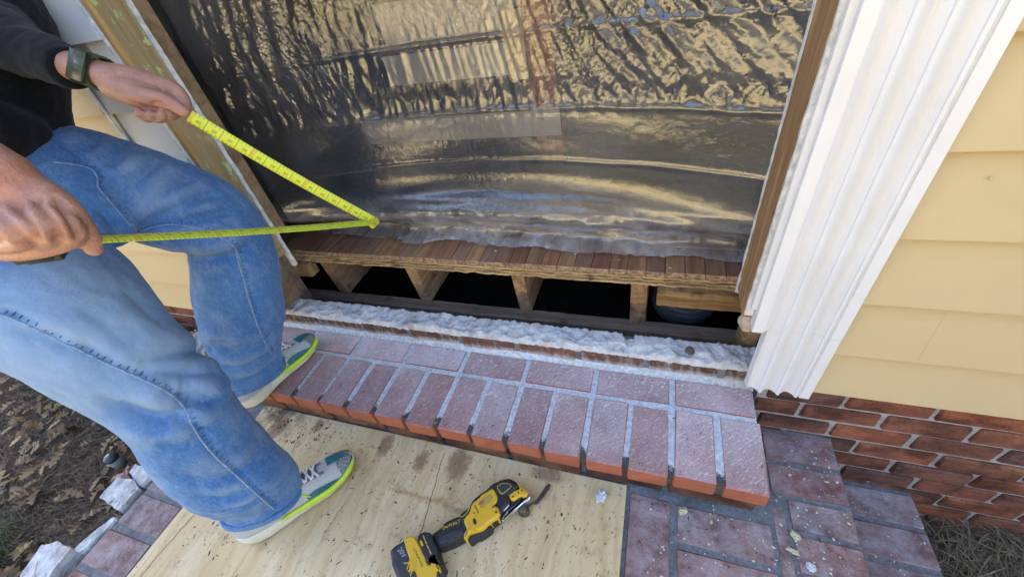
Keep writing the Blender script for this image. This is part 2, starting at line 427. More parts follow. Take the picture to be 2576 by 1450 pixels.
# ---------------------------------------------------------------- terrain
ZG, ZL, ZP = -0.50, -0.155, -0.143
v = []; f = []
xs = [-300, -60, -20, -8] + list(np.linspace(-4, 4, 81)) + [8, 20, 60, 300]
ys = [-300, -60, -20, -8, -4, -2] + list(np.linspace(-1.2, 0.4, 33)) + [2, 8, 30, 300]
for y in ys:
    for x in xs:
        h = 0.0
        if abs(x) < 4 and -1.3 < y < 0.5: h = 0.018 * noise.noise(Vector((x*7, y*7, 0.3))) + 0.03 * noise.noise(Vector((x*2, y*2, 4)))
        v.append((x, y, ZG - 0.02 + h))
nx = len(xs)
for j in range(len(ys) - 1):
    for i in range(nx - 1):
        f.append((j*nx+i, j*nx+i+1, (j+1)*nx+i+1, (j+1)*nx+i))
tag(pyd('ground', v, f, M_GROUND, smooth=True), kind='structure')

# ---------------------------------------------------------------- house
house = thing('house', (-0.7, 0.4, ZG), 'cream clapboard house with brick foundation and a stripped doorway', 'house')
WY = 0.28
# envelope beyond the picture (it throws the shade that the doorway lies in)
HX0, HX1, HY1, HZ = -4.3, 7.5, 7.0, 4.3
box('upper_wall', (HX0, 0.262, 2.12), (HX1, 0.40, HZ), M_SIDE, house)
box('wall_sheathing', (HX0, 0.264, 0.421), (-1.414, 0.40, 2.118), M_SHEATH, house)
box('wall_sheathing', (HX0, 0.264, 0.10), (-1.54, 0.39, 0.42), M_SHEATH, house)
box('wall_sheathing', (0.106, 0.264, 0.10), (HX1, 0.40, 0.314), M_SHEATH, house)
box('wall_sheathing', (0.052, 0.264, 0.3145), (HX1, 0.40, 2.118), M_SHEATH, house)
box('side_wall', (HX0, 0.402, -0.6), (HX0 + 0.14, HY1, HZ), M_SIDE, house)
box('side_wall', (HX1 - 0.14, 0.402, -0.6), (HX1, HY1, HZ), M_SIDE, house)
box('back_wall', (HX0 + 0.142, HY1 - 0.14, -0.6), (HX1 - 0.142, HY1, HZ), M_SIDE, house)
prism('roof', [(-0.45, HZ - 0.05), (HY1/2, HZ + 1.2), (HY1 + 0.45, HZ - 0.05), (HY1 + 0.45, HZ + 0.1), (HY1/2, HZ + 1.35), (-0.45, HZ + 0.1)], HX0 - 0.4, HX1 + 0.4, 'x', M_ROOF, house)
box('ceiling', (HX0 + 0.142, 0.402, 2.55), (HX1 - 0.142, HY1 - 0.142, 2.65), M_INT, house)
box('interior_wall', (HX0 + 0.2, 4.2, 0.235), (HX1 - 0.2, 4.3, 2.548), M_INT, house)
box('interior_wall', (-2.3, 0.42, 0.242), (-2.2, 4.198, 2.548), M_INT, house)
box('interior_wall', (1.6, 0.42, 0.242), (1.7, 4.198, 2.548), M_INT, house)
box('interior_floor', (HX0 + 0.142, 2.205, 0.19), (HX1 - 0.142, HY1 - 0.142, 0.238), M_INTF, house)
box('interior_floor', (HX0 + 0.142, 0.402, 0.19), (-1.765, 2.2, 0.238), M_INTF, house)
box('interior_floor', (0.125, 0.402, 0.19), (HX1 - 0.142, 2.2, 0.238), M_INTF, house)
box('crawl_space_soil', (HX0 + 0.142, 0.41, -0.62), (HX1 - 0.142, HY1 - 0.142, -0.45), M_SOIL, house)

# lapped clapboards, one object each
SZ = [0.104, 0.25, 0.405, 0.561, 0.717, 0.872, 1.027, 1.182, 1.337, 1.492, 1.647, 1.802, 1.957]
def clap(x0, x1, z, mat, dy=0.0):
    z2 = z + 0.16
    prof = [(0.237 + dy, z), (0.2605 + dy*0.2, z), (0.2618, z2 - 0.001), (0.2565 + dy*0.4, z2)]
    return prism('siding_board', prof, x0, x1, 'x', mat, house)
for i, z in enumerate(SZ):
    if i == 1:
        clap(0.185, on_y(2350, 830, 0.25).x, z, M_SIDE); clap(on_y(2350, 830, 0.25).x + 0.0004, HX1, z, M_SIDE)
    else: clap(0.185, HX1, z, M_SIDE)
    clap(HX0, -1.592, z, M_SIDE)
    clap(-1.584, -1.4145 if i > 1 else -1.525, z, M_PRIMEB if i == 5 else M_PRIME, 0.006)
for px, py in ((2355, 165), (2440, 270), (2075, 0), (2490, 450), (2390, 518), (2195, 730), (2540, 705), (2160, 975-20), (2455, 992)):
    if px < 2100: continue
    q = on_y(px, py, 0.243); b = bmesh.new()
    bmesh.ops.create_uvsphere(b, u_segments=8, v_segments=5, radius=0.0026)
    for w in b.verts: w.co.y *= 0.3
    from_bm('nail_head', b, M_SIDE, house, True, loc=on_y(px, py, 0.246))
# ragged caulk line where the old left casing met the boards
def ragged(name, x, w, y, z0, z1, mat, amp, th=0.006, n=140, seed=0, parent=house):
    v = []; f = []
    for i in range(n + 1):
        z = z0 + (z1 - z0) * i / n
        a = amp * (noise.noise(Vector((z*23, seed, 0))) + 0.6 * noise.noise(Vector((z*70, seed, 3))))
        b = amp * (noise.noise(Vector((z*19, seed+9, 0))) + 0.6 * noise.noise(Vector((z*60, seed+9, 3))))
        yy = y + 0.3 * amp * noise.noise(Vector((z*40, seed+4, 0)))
        for (px_, py_) in ((x + a, yy), (x + w + b, yy), (x + w + b, yy + th), (x + a, yy + th)): v.append((px_, py_, z))
    for i in range(n):
        for q in range(4):
            a = i*4 + q; b = i*4 + (q+1) % 4
            f.append((a, b, b+4, a+4))
    f.append((0, 1, 2, 3)); f.append(tuple(n*4 + q for q in (3, 2, 1, 0)))
    return pyd(name, v, f, mat, parent)
ragged('caulk_line', -1.5925, 0.0075, 0.2395, 0.12, 2.1, M_CAULK, 0.0025, seed=2)
ragged('caulk_line', -1.4155, 0.006, 0.2465, 0.41, 2.1, M_CAULK, 0.004, seed=5)

# brick foundation
found = box('foundation_wall', (0.112, WY + 0.008, -0.62), (HX1, 0.40, 0.0995), M_MORTW, house)
foundl = box('foundation_wall', (HX0, WY + 0.008, -0.62), (-1.70, 0.40, 0.0995), M_MORTW, house)
core = box('foundation_wall', (-1.699, 0.3125, -0.62), (0.111, 0.392, 0.028), M_MORTD, house)
wall_me = [brick_mesh('wall_brick', 0.170, 0.05, 0.0585, M_WALL, 0.002, 0.0045) for _ in range(4)]
def wall_brick(par, x, z, l=None):
    o = link_mesh('brick', random.choice(wall_me), None, par, loc=(x, WY + 0.025 + random.uniform(-0.0015, 0.002), z), rot=(0, random.uniform(-0.006, 0.006), 0))
    if l: o.scale.x = l / 0.170
for kx in range(-6, 4):
    z0 = -0.15 + 0.070 * kx; zc = z0 + 0.035
    for i in range(-1, 9):
        x = 0.131 + 0.182 * i + (0.0 if kx % 2 == 0 else 0.087) + 0.091 + 0.006 * math.sin(kx * 2.1)
        if x - 0.085 < 0.113:
            x1 = x + 0.085
            if x1 - 0.113 < 0.03: continue
            wall_brick(found, (x1 + 0.114) / 2, zc, x1 - 0.114); continue
        wall_brick(found, x, zc)
    if kx >= -3:
        for i in range(0, 8):
            x = -1.70 - 0.182 * i - (0.0 if kx % 2 == 0 else 0.09) - 0.095
            wall_brick(foundl, x, zc if kx < 3 else zc - 0.006)

# right door casing: fluted white vinyl
cx0, cx1 = 0.030, 0.2
prof = [(cx0, 0.262), (cx0, 0.2315)]
pts = [(0.0, 0.0), (0.022, 0.0), (0.0225, 0.0045)]
def flute(a, b, dep, n=9):
    return [(a + (b - a) * i / n, 0.0045 + dep * math.sin(math.pi * i / n)) for i in range(1, n)]
segs = [(0.026, 0.060), (0.070, 0.104), (0.114, 0.143)]
pts += [(0.026, 0.0045)] + flute(0.026, 0.058, 0.0095) + [(0.058, 0.005), (0.0585, 0.001), (0.062, -0.0015), (0.066, 0.0005), (0.0665, 0.0045)]
pts += flute(0.068, 0.098, 0.0095) + [(0.098, 0.005), (0.0985, 0.001), (0.102, -0.0015), (0.106, 0.0005), (0.1065, 0.0045)]
pts += flute(0.108, 0.138, 0.0095) + [(0.138, 0.005), (0.1385, 0.001), (0.143, -0.001), (0.146, 0.003), (0.149, 0.003), (0.1495, 0.0), (0.170, 0.0), (0.170, 0.031)]
prof = [(cx0, 0.262)] + [(cx0 + a, 0.2315 + b) for a, b in pts]
casing = prism('door_casing', prof, 0.30, 2.25, 'z', M_CASE, house)
prof2 = [(cx0 + 0.030, 0.262)] + [(cx0 + a, 0.2315 + b) for a, b in pts if a >= 0.030]
prism('door_casing', prof2, 0.080, 0.2995, 'z', M_CASE, house)
for px, py in ((2098, 318), (2415, 315), (1926, 712), (2065, 1040)):
    q = on_y(px, py, 0.2365)
    if not (cx0 < q.x < cx1 and q.z > 0.09): continue
    b = bmesh.new(); bmesh.ops.create_uvsphere(b, u_segments=10, v_segments=6, radius=0.0045)
    for w in b.verts: w.co.y *= 0.5
    from_bm('nail_head', b, M_CASE, casing, True, loc=q)
# layered, broken edge of old paint between stud and casing
ragged('paint_edge', 0.0115, 0.016, 0.2545, 0.33, 2.2, M_CAULK, 0.0013, 0.0075, 220, 11)
ragged('paint_edge', 0.0185, 0.0112, 0.2425, 0.36, 2.2, M_CASE, 0.0004, 0.010, 200, 12)
# studs either side of the opening
def stud(name, x0, x1, y0, y1, z0, z1, mat, seed, rot_amp=0.0):
    n = 60; v = []; f = []
    for i in range(n + 1):
        z = z0 + (z1 - z0) * i / n
        e = [0.0015 * noise.noise(Vector((z*18, seed + j, 0))) for j in range(8)]
        fall = rot_amp * max(0, 1 - i / 9) ** 1.5
        for j, (x, y) in enumerate(((x0, y0), (x1, y0), (x1, y1), (x0, y1))):
            v.append((x + e[j] + fall * noise.noise(Vector((z*60, j, seed))), y + e[j+4] + fall * noise.noise(Vector((z*60, j+5, seed))), z))
    for i in range(n):
        for q in range(4):
            a = i*4+q; b = i*4+(q+1) % 4; f.append((a, b, b+4, a+4))
    f.append((0, 1, 2, 3)); f.append(tuple(n*4 + q for q in (3, 2, 1, 0)))
    return pyd(name, v, f, mat, house)
stud('jamb_stud', 0.010, 0.050, 0.2645, 0.362, 0.315, 2.118, M_STUD, 1.0, 0.006)
stud('jamb_stud', 0.066, 0.104, 0.396, 0.468, -0.04, 0.42, M_JOIST, 3.0, 0.01)
stud('jamb_stud', -1.440, -1.400, 0.264, 0.336, 0.36, 2.118, M_JAMBL, 2.0, 0.02)
stud('jamb_stud', -1.66, -1.60, 0.40, 0.468, -0.04, 0.42, M_PLATE, 5.0, 0.012)
ragged('cut_edge', -1.4085, 0.0125, 0.2545, 0.33, 2.118, M_FRESH, 0.0008, 0.008, 100, 21)
ragged('drywall_edge', 0.0085, 0.012, 0.3635, 0.30, 2.118, M_CAULK, 0.0022, 0.010, 200, 31)
ragged('drywall_edge', -1.413, 0.016, 0.338, 0.30, 2.118, M_CAULK, 0.004, 0.012, 200, 33)
box('head_jamb', (-1.41, 0.266, 2.02), (0.05, 0.40, 2.115), M_STUD, house)
# wad of expanding foam stuffed at the foot of the right stud
b = bmesh.new(); bmesh.ops.create_icosphere(b, subdivisions=4, radius=0.022)
for w in b.verts:
    w.co *= 1 + 0.28 * noise.noise(w.co * 45) + 0.12 * noise.noise(w.co * 120)
from_bm('sealant_wad', b, plain('old sealant', (0.50, 0.40, 0.30), 0.9, var=0.3, scale=50, bump=0.7, dist=0.004), house, True, loc=(0.028, 0.272, 0.292), scale=(0.9, 0.7, 1.25))

# ---------------------------------------------------------------- strip floor, framing
floor = thing('strip_floor', (-0.7, 1.3, -0.1), 'worn oak strip floor with a splintered edge inside the doorway', 'floor')
pl_me = []
for kk in range(6):
    b = bmesh.new(); bm_box(b, (-0.0268, 0, -0.019), (0.0268, 1.7, 0.0))
    bmesh.ops.bevel(b, geom=[e for e in b.edges if abs(e.verts[0].co.z) < 1e-6 and abs(e.verts[1].co.z) < 1e-6], offset=0.0013, segments=1, affect='EDGES')
    me = bpy.data.meshes.new('floor_strip'); bmesh.ops.recalc_face_normals(b, faces=b.faces); b.to_mesh(me); b.free(); me.materials.append(M_PLANK); pl_me.append(me)
x = -1.75; i = 0
while x < 0.11:
    link_mesh('floor_strip', pl_me[i % 6], None, floor, loc=(x + 0.0275, 0.499 + random.uniform(-0.0012, 0.0015), 0.24 + random.uniform(-0.0006, 0.0006)))
    x += 0.0550; i += 1
# subfloor in veneer layers with a torn front edge
for li, (za, zb, back) in enumerate(((0.2135, 0.2205, 0.000), (0.2065, 0.213, 0.008), (0.1995, 0.206, 0.003), (0.191, 0.199, -0.004))):
    v = []; f = []; n = 230
    for i in range(n + 1):
        x = -1.75 + 1.865 * i / n
        t = noise.noise(Vector((x*26, li*7.3, 0))) * 0.007 + noise.noise(Vector((x*95, li*3.1, 2))) * 0.004
        y = 0.497 + back + t
        dz = 0.0012 * noise.noise(Vector((x*50, li, 5)))
        v += [(x, y, za + dz), (x, y + 0.003*noise.noise(Vector((x*80, li, 9))), zb - dz), (x, 2.2, zb), (x, 2.2, za)]
    for i in range(n):
        for q in range(4):
            a = i*4+q; b = i*4+(q+1) % 4; f.append((a, b, b+4, a+4))
    pyd('subfloor_layer', v, f, M_SUB, floor)
def rough_beam(name, x0, x1, y0, y1, z0, z1, mat, amp, axis='y', n=40, seed=0, cut=0.0):
    v = []; f = []
    for i in range(n + 1):
        t = (i / n) ** 2
        for j, (a, b_) in enumerate(((0, 0), (1, 0), (1, 1), (0, 1))):
            if axis == 'y':
                y = y0 + (y1 - y0) * t; p = Vector((x0 + (x1-x0)*a, y, z0 + (z1-z0)*b_))
                p.y += cut * (1 - b_) * (1 - t)
            else:
                xx = x0 + (x1 - x0) * (i / n); p = Vector((xx, y0 + (y1-y0)*a, z0 + (z1-z0)*b_))
            p += Vector([amp * noise.noise(Vector((p.x*60, p.y*60 + j*3, p.z*60 + seed + q))) for q in range(3)])
            v.append(p)
    for i in range(n):
        for q in range(4):
            a = i*4+q; b = i*4+(q+1) % 4; f.append((a, b, b+4, a+4))
    f.append((0, 1, 2, 3)); f.append(tuple(n*4+q for q in (3, 2, 1, 0)))
    return pyd(name, v, f, mat, floor)
for i, (xa, w, amp) in enumerate(((-1.487, 0.044, 0.003), (-1.078, 0.044, 0.0025), (-0.650, 0.044, 0.002), (-0.250, 0.050, 0.007))):
    rough_beam('joist', xa, xa + w, 0.500, 2.2, -0.004, 0.1895, M_JOIST, amp, seed=i*11, cut=0.02)
rough_beam('sill_plate', -1.75, 0.115, 0.478, 0.530, -0.050, -0.006, M_PLATE, 0.003, 'x', 60, 3)
box('inner_footing', (-1.75, 0.485, -0.44), (0.115, 0.53, -0.052), M_SOIL, floor)
q0, q1 = on_y(690, 655, 0.475), on_y(795, 702, 0.475)
rough_beam('cleat_block', q0.x - 0.02, q1.x, 0.470, 0.512, 0.128, 0.190, M_CLEAT, 0.005, 'x', 24, 7)
rough_beam('cleat_block', -0.172, 0.075, 0.472, 0.515, 0.128, 0.1895, M_CLEAT, 0.003, 'x', 24, 9)
# strip of trim lying on the floor under the plastic
trimw = wood_mat('orange trim wood', [(0.82, 0.52, 0.34)], 'x', 0.8, 0.35, 0.5, 0.0, darkamt=0.15)
q0, q1 = on_z(815, 552, 0.25), on_z(1650, 600, 0.25)
v = []; f = []
tag(slab('wood_trim', [(-1.50, 0.715), (0.06, 0.645), (0.06, 0.675), (-1.50, 0.748)], 0.2415, 0.280, trimw, None, 0.005), 'pale trim strip lying on the floor under the hem of the plastic', 'trim')
tag(slab('wood_shim', [(-0.21, 0.628), (0.06, 0.622), (0.06, 0.650), (-0.21, 0.650)], 0.2415, 0.2455, trimw, None, 0.001), 'thin orange wood shim at the right end of the floor edge', 'shim')

# flexible duct in the crawl space
duct_m = NT('black duct film'); dp = duct_m.pos()
duct_m = duct_m.fin((0.16, 0.165, 0.18), 0.22, duct_m.bump(duct_m.noise(dp, 40, 4), 0.4, 0.01))
path = smooth_path([(-0.05, 1.5, -0.36), (-0.055, 1.1, -0.30), (-0.06, 0.80, -0.12), (-0.062, 0.74, 0.06), (-0.062, 0.74, 0.17)], 60)
tag(tube('flexible_duct', [Vector(p) for p in path], [0.118 + 0.006 * math.sin(i * 0.9) for i in range(len(path))], duct_m, None, 28), 'black corrugated flexible duct in the dark crawl space at right', 'duct')

# ---------------------------------------------------------------- brick step below the doorway
P_ = 0.1107
step = thing('brick_step', (-0.77, 0.15, ZL), 'red brick step dusted with white mortar in front of the doorway', 'step')
hd = [brick_mesh('header_brick', 0.0965, 0.191, 0.058, M_STEP, 0.0014, 0.0035) for _ in range(5)]
sd = [brick_mesh('stretcher_brick', 0.2075, 0.0915, 0.058, M_STEP, 0.0014, 0.0035) for _ in range(4)]
lw = [brick_mesh('lower_brick', 0.205, 0.10, 0.060, M_LOW, 0.002, 0.004) for _ in range(4)]
for i in range(-1, 15):
    xc = -i * P_ - P_ / 2
    if i == -1: xc = 0.0555
    link_mesh('brick', hd[i % 5], None, step, loc=(xc + random.uniform(-0.0015, 0.0015), 0.0955 + random.uniform(-0.003, 0.003), -0.029 + random.uniform(-0.001, 0.001)), rot=(random.uniform(-0.008, 0.008), random.uniform(-0.006, 0.006), random.uniform(-0.008, 0.008)))
for j in range(-1, 14, 2):
    xa, xb = -(j + 2) * P_, -j * P_
    if j == -1: xb = 0.105
    o = link_mesh('brick', sd[j % 4], None, step, loc=((xa + xb)/2, 0.2505, -0.029), rot=(0, 0, random.uniform(-0.005, 0.005)))
    o.scale.x = (xb - xa - 0.014) / 0.2075
for i in range(8):
    xc = 0.012 - 0.2214 * i
    o = link_mesh('brick', lw[i % 4], None, step, loc=(xc - 0.016, 0.066 + random.uniform(-0.003, 0.003), -0.1065), rot=(0, 0, random.uniform(-0.006, 0.006)))
bm = bmesh.new(); bm_box(bm, (-1.652, 0.010, -0.0585), (0.099, 0.3085, -0.0028))
bmesh.ops.subdivide_edges(bm, edges=bm.edges[:], cuts=60, use_grid_fill=True)
for w in bm.verts:
    w.co += Vector((0, 0.003 * noise.noise(w.co * 40) if w.co.y < 0.02 else 0, 0.0011 * noise.noise(w.co * 55)))
from_bm('mortar_bed', bm, M_MORT, step)
box('mortar_bed', (-1.64, 0.032, -0.154), (0.088, 0.30, -0.0595), M_MORTD, step)

# ---------------------------------------------------------------- chipped ledge between step and opening
ledge = thing('brick_ledge', (-0.77, 0.35, 0.0), 'narrow brick ledge with chipped white mortar on top, behind the step', 'ledge')
lb = [brick_mesh('ledge_brick', 0.199, 0.06, 0.060, M_LEDGE, 0.002, 0.004) for _ in range(4)]
xs = 0.102; i = 0
lens = [0.085] + [0.205] * 8
for L in lens:
    o = link_mesh('brick', lb[i % 4], None, ledge, loc=(xs - L/2, 0.336 + random.uniform(-0.002, 0.002), 0.038), rot=(0, random.uniform(-0.01, 0.01), random.uniform(-0.01, 0.01)))
    o.scale.x = (L - 0.014) / 0.199
    xs -= L; i += 1
box('mortar_bed', (-1.69, 0.3095, 0.003), (0.10, 0.391, 0.062), M_MORTD, ledge)
prism('mortar_fillet', [(0.2935, -0.0028), (0.2975, 0.0012), (0.3035, 0.008), (0.3062, 0.019), (0.312, 0.019), (0.312, -0.0028)], -1.69, 0.102, 'x', M_MORT, ledge, True)
# the hacked mortar crust
nu, nv = 620, 34
v = []; f = []
for i in range(nu + 1):
    x = -1.69 + 1.792 * i / nu
    jag = 0.008 * noise.noise(Vector((x*22, 1, 0))) + 0.006 * noise.noise(Vector((x*75, 5, 0)))
    yb = 0.389 + 1.3 * jag - (0.02 if abs(x + 0.246) < 0.017 else 0.0)
    yf = 0.3065 + 0.002 * noise.noise(Vector((x*60, 8, 0)))
    for j in range(nv + 1):
        t = j / nv
        y = yf + (yb - yf) * t
        edge = min(1.0, min(t, 1 - t) * 9) ** 0.5
        h = 0.012 * noise.noise(Vector((x*17, y*24, 3))) + 0.014 * (noise.voronoi(Vector((x*34, y*38, 7)))[0][0] - 0.35) + 0.003 * (noise.voronoi(Vector((x*85, y*90, 3)))[0][0] - 0.35) + 0.003 * noise.noise(Vector((x*120, y*120, 1))) + 0.001 * noise.noise(Vector((x*300, y*300, 2)))
        h += 0.006 * t
        groove = -0.007 * math.exp(-((x + 0.246 + 0.15*(y-0.34)) / 0.006) ** 2)
        h = min(h, 0.010 + 0.004 * noise.noise(Vector((x*6, y*20, 40))))
        v.append((x, y, 0.066 + edge * (0.011 + h) + groove))
W = nv + 1
for i in range(nu):
    for j in range(nv):
        a = i*W + j; f.append((a, a + W, a + W + 1, a + 1))
base = len(v)
for i in range(nu + 1):
    p = v[i*W]; q = v[i*W + nv]
    v.append((p[0], p[1] + 0.002, 0.058)); v.append((q[0], q[1] - 0.004, 0.058))
for i in range(nu):
    f.append((i*W, base + 2*i, base + 2*i + 2, (i+1)*W)); f.append((i*W + nv, (i+1)*W + nv, base + 2*i + 3, base + 2*i + 1))
pyd('mortar_crust', v, f, M_CRUST, ledge, True)
# rusted bolt end left in the crust
b = bmesh.new()
bmesh.ops.create_cone(b, cap_ends=True, segments=18, radius1=0.013, radius2=0.0115, depth=0.008)
bmesh.ops.create_cone(b, cap_ends=True, segments=12, radius1=0.006, radius2=0.0055, depth=0.016, matrix=Matrix.Translation((0, 0, 0.004)))
q = on_z(1735, 880, 0.088)
tag(from_bm('bolt_stub', b, plain('rusted bolt', (0.20, 0.165, 0.12), 0.7, 0.5, var=0.5, scale=120, bump=0.8, dist=0.003), None, loc=q, rot=(0.15, 0.1, 0)), 'rusty bolt stub in the white mortar crust at right', 'bolt')

# ---------------------------------------------------------------- landing of pavers and side step
land = thing('brick_landing', (-0.7, -0.3, ZG), 'plum brick landing under the plywood, crumbs over its right side', 'landing')
box('mortar_bed', (-1.77, -1.25, ZG - 0.1), (0.328, WY + 0.0075, ZL - 0.0035), M_MORTD, land)
pm = [brick_mesh('paver_brick', 0.2, 0.0945, 0.058, M_PAVE, 0.0016, 0.004) for _ in range(5)]
def paver(par, x0, x1, y0, y1, z, name='brick'):
    L, Wd = x1 - x0, y1 - y0
    o = link_mesh(name, random.choice(pm), None, par)
    if Wd > L:
        o.rotation_euler = (0, 0, math.pi/2); o.scale = (Wd/0.2, L/0.0945, 1)
    else: o.scale = (L/0.2, Wd/0.0945, 1)
    o.location = ((x0+x1)/2, (y0+y1)/2, z - 0.029 + random.uniform(-0.0015, 0.001))
    o.rotation_euler.x += random.uniform(-0.006, 0.006)
ys = -0.006
for r in range(10):                      # stretcher rows right of the plywood
    y1 = 0.004 - r * 0.108; paver(land, -0.084, 0.140, y1 - 0.096, y1, ZL)
for r in range(5):
    y1 = 0.006 - r * 0.222; paver(land, -0.205, -0.098, y1 - 0.208, y1, ZL)
for y1, h in [(0.272, 0.087), (0.174, 0.083), (0.080, 0.076), (-0.006, 0.084), (-0.103, 0.09), (-0.206, 0.09), (-0.309, 0.09), (-0.41, 0.09), (-0.51, 0.09)]:
    paver(land, 0.152 if y1 > 0.1 else 0.186, 0.3285, y1 - h, y1, ZL)
for r in range(10):                      # thin sliver column between the two
    y1 = 0.05 - r * 0.225; paver(land, 0.148, 0.176, y1 - 0.212, y1, ZL - 0.001)
for r in range(11):                      # left border of headers
    y1 = -0.030 - r * 0.1105; paver(land, -1.772, -1.575, y1 - 0.096, y1, ZL)
side = thing('side_step', (0.47, -0.1, ZG), 'lower plum brick step descending to the right beside the wall', 'step')
ZB = -0.372
box('mortar_bed', (0.3295, -1.0, ZG - 0.1), (0.592, WY + 0.0075, ZB - 0.0035), M_MORTD, side)
for y1 in [0.270, 0.166, 0.060, -0.046, -0.152, -0.258, -0.364, -0.47]:
    paver(side, 0.40, 0.594, y1 - 0.092, y1, ZB)
    paver(side, 0.334, 0.388, y1 - 0.092, y1, ZB - 0.001)

# ---------------------------------------------------------------- plywood
k = NT('weathered plywood'); p = k.pos(); s = k.sep(p)
wob = k.noise(k.mapv(p, (1, 1, 1)), 7, 3, 0.5)
pw = k.n('ShaderNodeVectorMath', operation='ADD'); k.put(pw.inputs[0], p)
cb = k.n('ShaderNodeCombineXYZ'); k.put(cb.inputs[0], k.math('MULTIPLY', k.math('SUBTRACT', wob, 0.5), 0.09)); k.put(pw.inputs[1], cb.outputs[0])
g = k.noise(k.mapv(pw.outputs[0], (60, 3.0, 1)), 1.0, 4, 0.6, 0.3)
band = k.noise(k.mapv(pw.outputs[0], (9, 0.8, 1)), 1.0, 3, 0.5, 0.8)
c = k.mix(k.ramp(band, [(0.33, 0), (0.68, 1)]), (0.76, 0.59, 0.35), (0.64, 0.45, 0.22))
c = k.mix(k.ramp(g, [(0.36, 0.45), (0.55, 0)]), c, (0.48, 0.32, 0.15))
c = k.mix(k.ramp(k.noise(p, 5, 4, 0.6), [(0.55, 0), (0.8, 0.45)]), c, (0.74, 0.62, 0.42))
def ell(cx, cy, rx, ry, soft=0.25):
    dx = k.math('DIVIDE', k.math('SUBTRACT', s[0], cx), rx); dy = k.math('DIVIDE', k.math('SUBTRACT', s[1], cy), ry)
    r2 = k.math('ADD', k.math('MULTIPLY', dx, dx), k.math('MULTIPLY', dy, dy))
    r2 = k.math('ADD', r2, k.math('MULTIPLY', k.math('SUBTRACT', k.noise(p, 55, 4, 0.65), 0.5), 2.6))
    return k.maprange(r2, 1.0 + soft, 1.0 - soft)
for cx, cy, rx, ry in ((-1.437, -0.052, 0.032, 0.045), (-0.99, -0.026, 0.024, 0.040), (-0.842, -0.050, 0.022, 0.034), (-0.718, -0.030, 0.036, 0.050), (-0.44, -0.002, 0.045, 0.022), (-1.28, -0.015, 0.02, 0.025)):
    c = k.mix(k.math('MULTIPLY', ell(cx, cy, rx, ry, 0.55), 0.68), c, k.mix(k.ramp(g, [(0.4, 0), (0.6, 1)]), (0.16, 0.07, 0.045), (0.27, 0.12, 0.07)))
for cx, cy, rx, ry in ((-0.80, -0.13, 0.11, 0.03), (-0.66, -0.14, 0.08, 0.025)):
    c = k.mix(k.math('MULTIPLY', k.math('SUBTRACT', ell(cx, cy, rx, ry, 0.3), ell(cx, cy + 0.008, rx*0.9, ry*0.8, 0.3), clamp=True), 0.6), c, (0.40, 0.22, 0.08))
def crack(x0, y0, x1, y1, w=0.0016):
    t = k.math('DIVIDE', k.math('SUBTRACT', s[1], y0), y1 - y0)
    xx = k.math('ADD', k.math('MULTIPLY', t, x1 - x0), x0)
    xx = k.math('ADD', xx, k.math('MULTIPLY', k.math('SUBTRACT', k.noise(k.mapv(p, (0.01, 1, 0.01)), 30, 3, 0.6), 0.5), 0.012))
    d = k.math('ABSOLUTE', k.math('SUBTRACT', s[0], xx))
    a = k.maprange(d, w, w*0.4)
    return k.math('MULTIPLY', a, k.math('MULTIPLY', k.math('GREATER_THAN', t, 0.0), k.math('LESS_THAN', t, 1.0)))
cr = crack(-0.778, -0.008, -0.733, -0.36); 
for a in ((-1.497, -0.36, -1.52, -0.62, 0.0016), (-1.338, -0.015, -1.313, -0.12, 0.0013), (-0.95, 0.0, -0.945, -0.07, 0.001), (-1.02, -0.22, -1.03, -0.32, 0.0009)):
    cr = k.math('MAXIMUM', cr, crack(*a))
c = k.mix(k.math('MULTIPLY', cr, 0.92), c, (0.03, 0.02, 0.015))
# dark dashes, splinters and grime
dash = k.noise(k.mapv(k.mapv(p, rot=(0, 0, 0.35)), (190, 60, 1)), 1.0, 2, 0.5)
dm = k.math('MULTIPLY', k.ramp(dash, [(0.655, 0), (0.69, 1)]), k.ramp(k.noise(p, 9, 3), [(0.42, 0), (0.6, 1)]))
c = k.mix(k.math('MULTIPLY', dm, 0.85), c, (0.06, 0.04, 0.03))
c = k.mix(k.math('MULTIPLY', k.ramp(k.noise(p, 22, 5, 0.7), [(0.56, 0), (0.72, 1)]), 0.5), c, (0.24, 0.15, 0.09))
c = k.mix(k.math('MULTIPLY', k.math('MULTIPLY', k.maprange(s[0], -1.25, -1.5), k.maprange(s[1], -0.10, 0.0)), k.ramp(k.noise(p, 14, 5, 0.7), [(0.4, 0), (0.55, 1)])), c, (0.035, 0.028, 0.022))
M_PLY = k.fin(c, 0.75, k.bump(k.math('SUBTRACT', k.math('ADD', g, k.noise(p, 70, 4)), k.math('MULTIPLY', cr, 3.0)), 0.45, 0.0015), spec=0.25)
tag(slab('plywood_sheet', [(-1.555, -1.2), (-0.212, -1.2), (-0.2145, 0.018), (-1.56, 0.018)], ZL + 0.0005, ZP, M_PLY, None, 0.0012, 1), 'stained plywood sheet laid over the brick landing below the step', 'plywood')

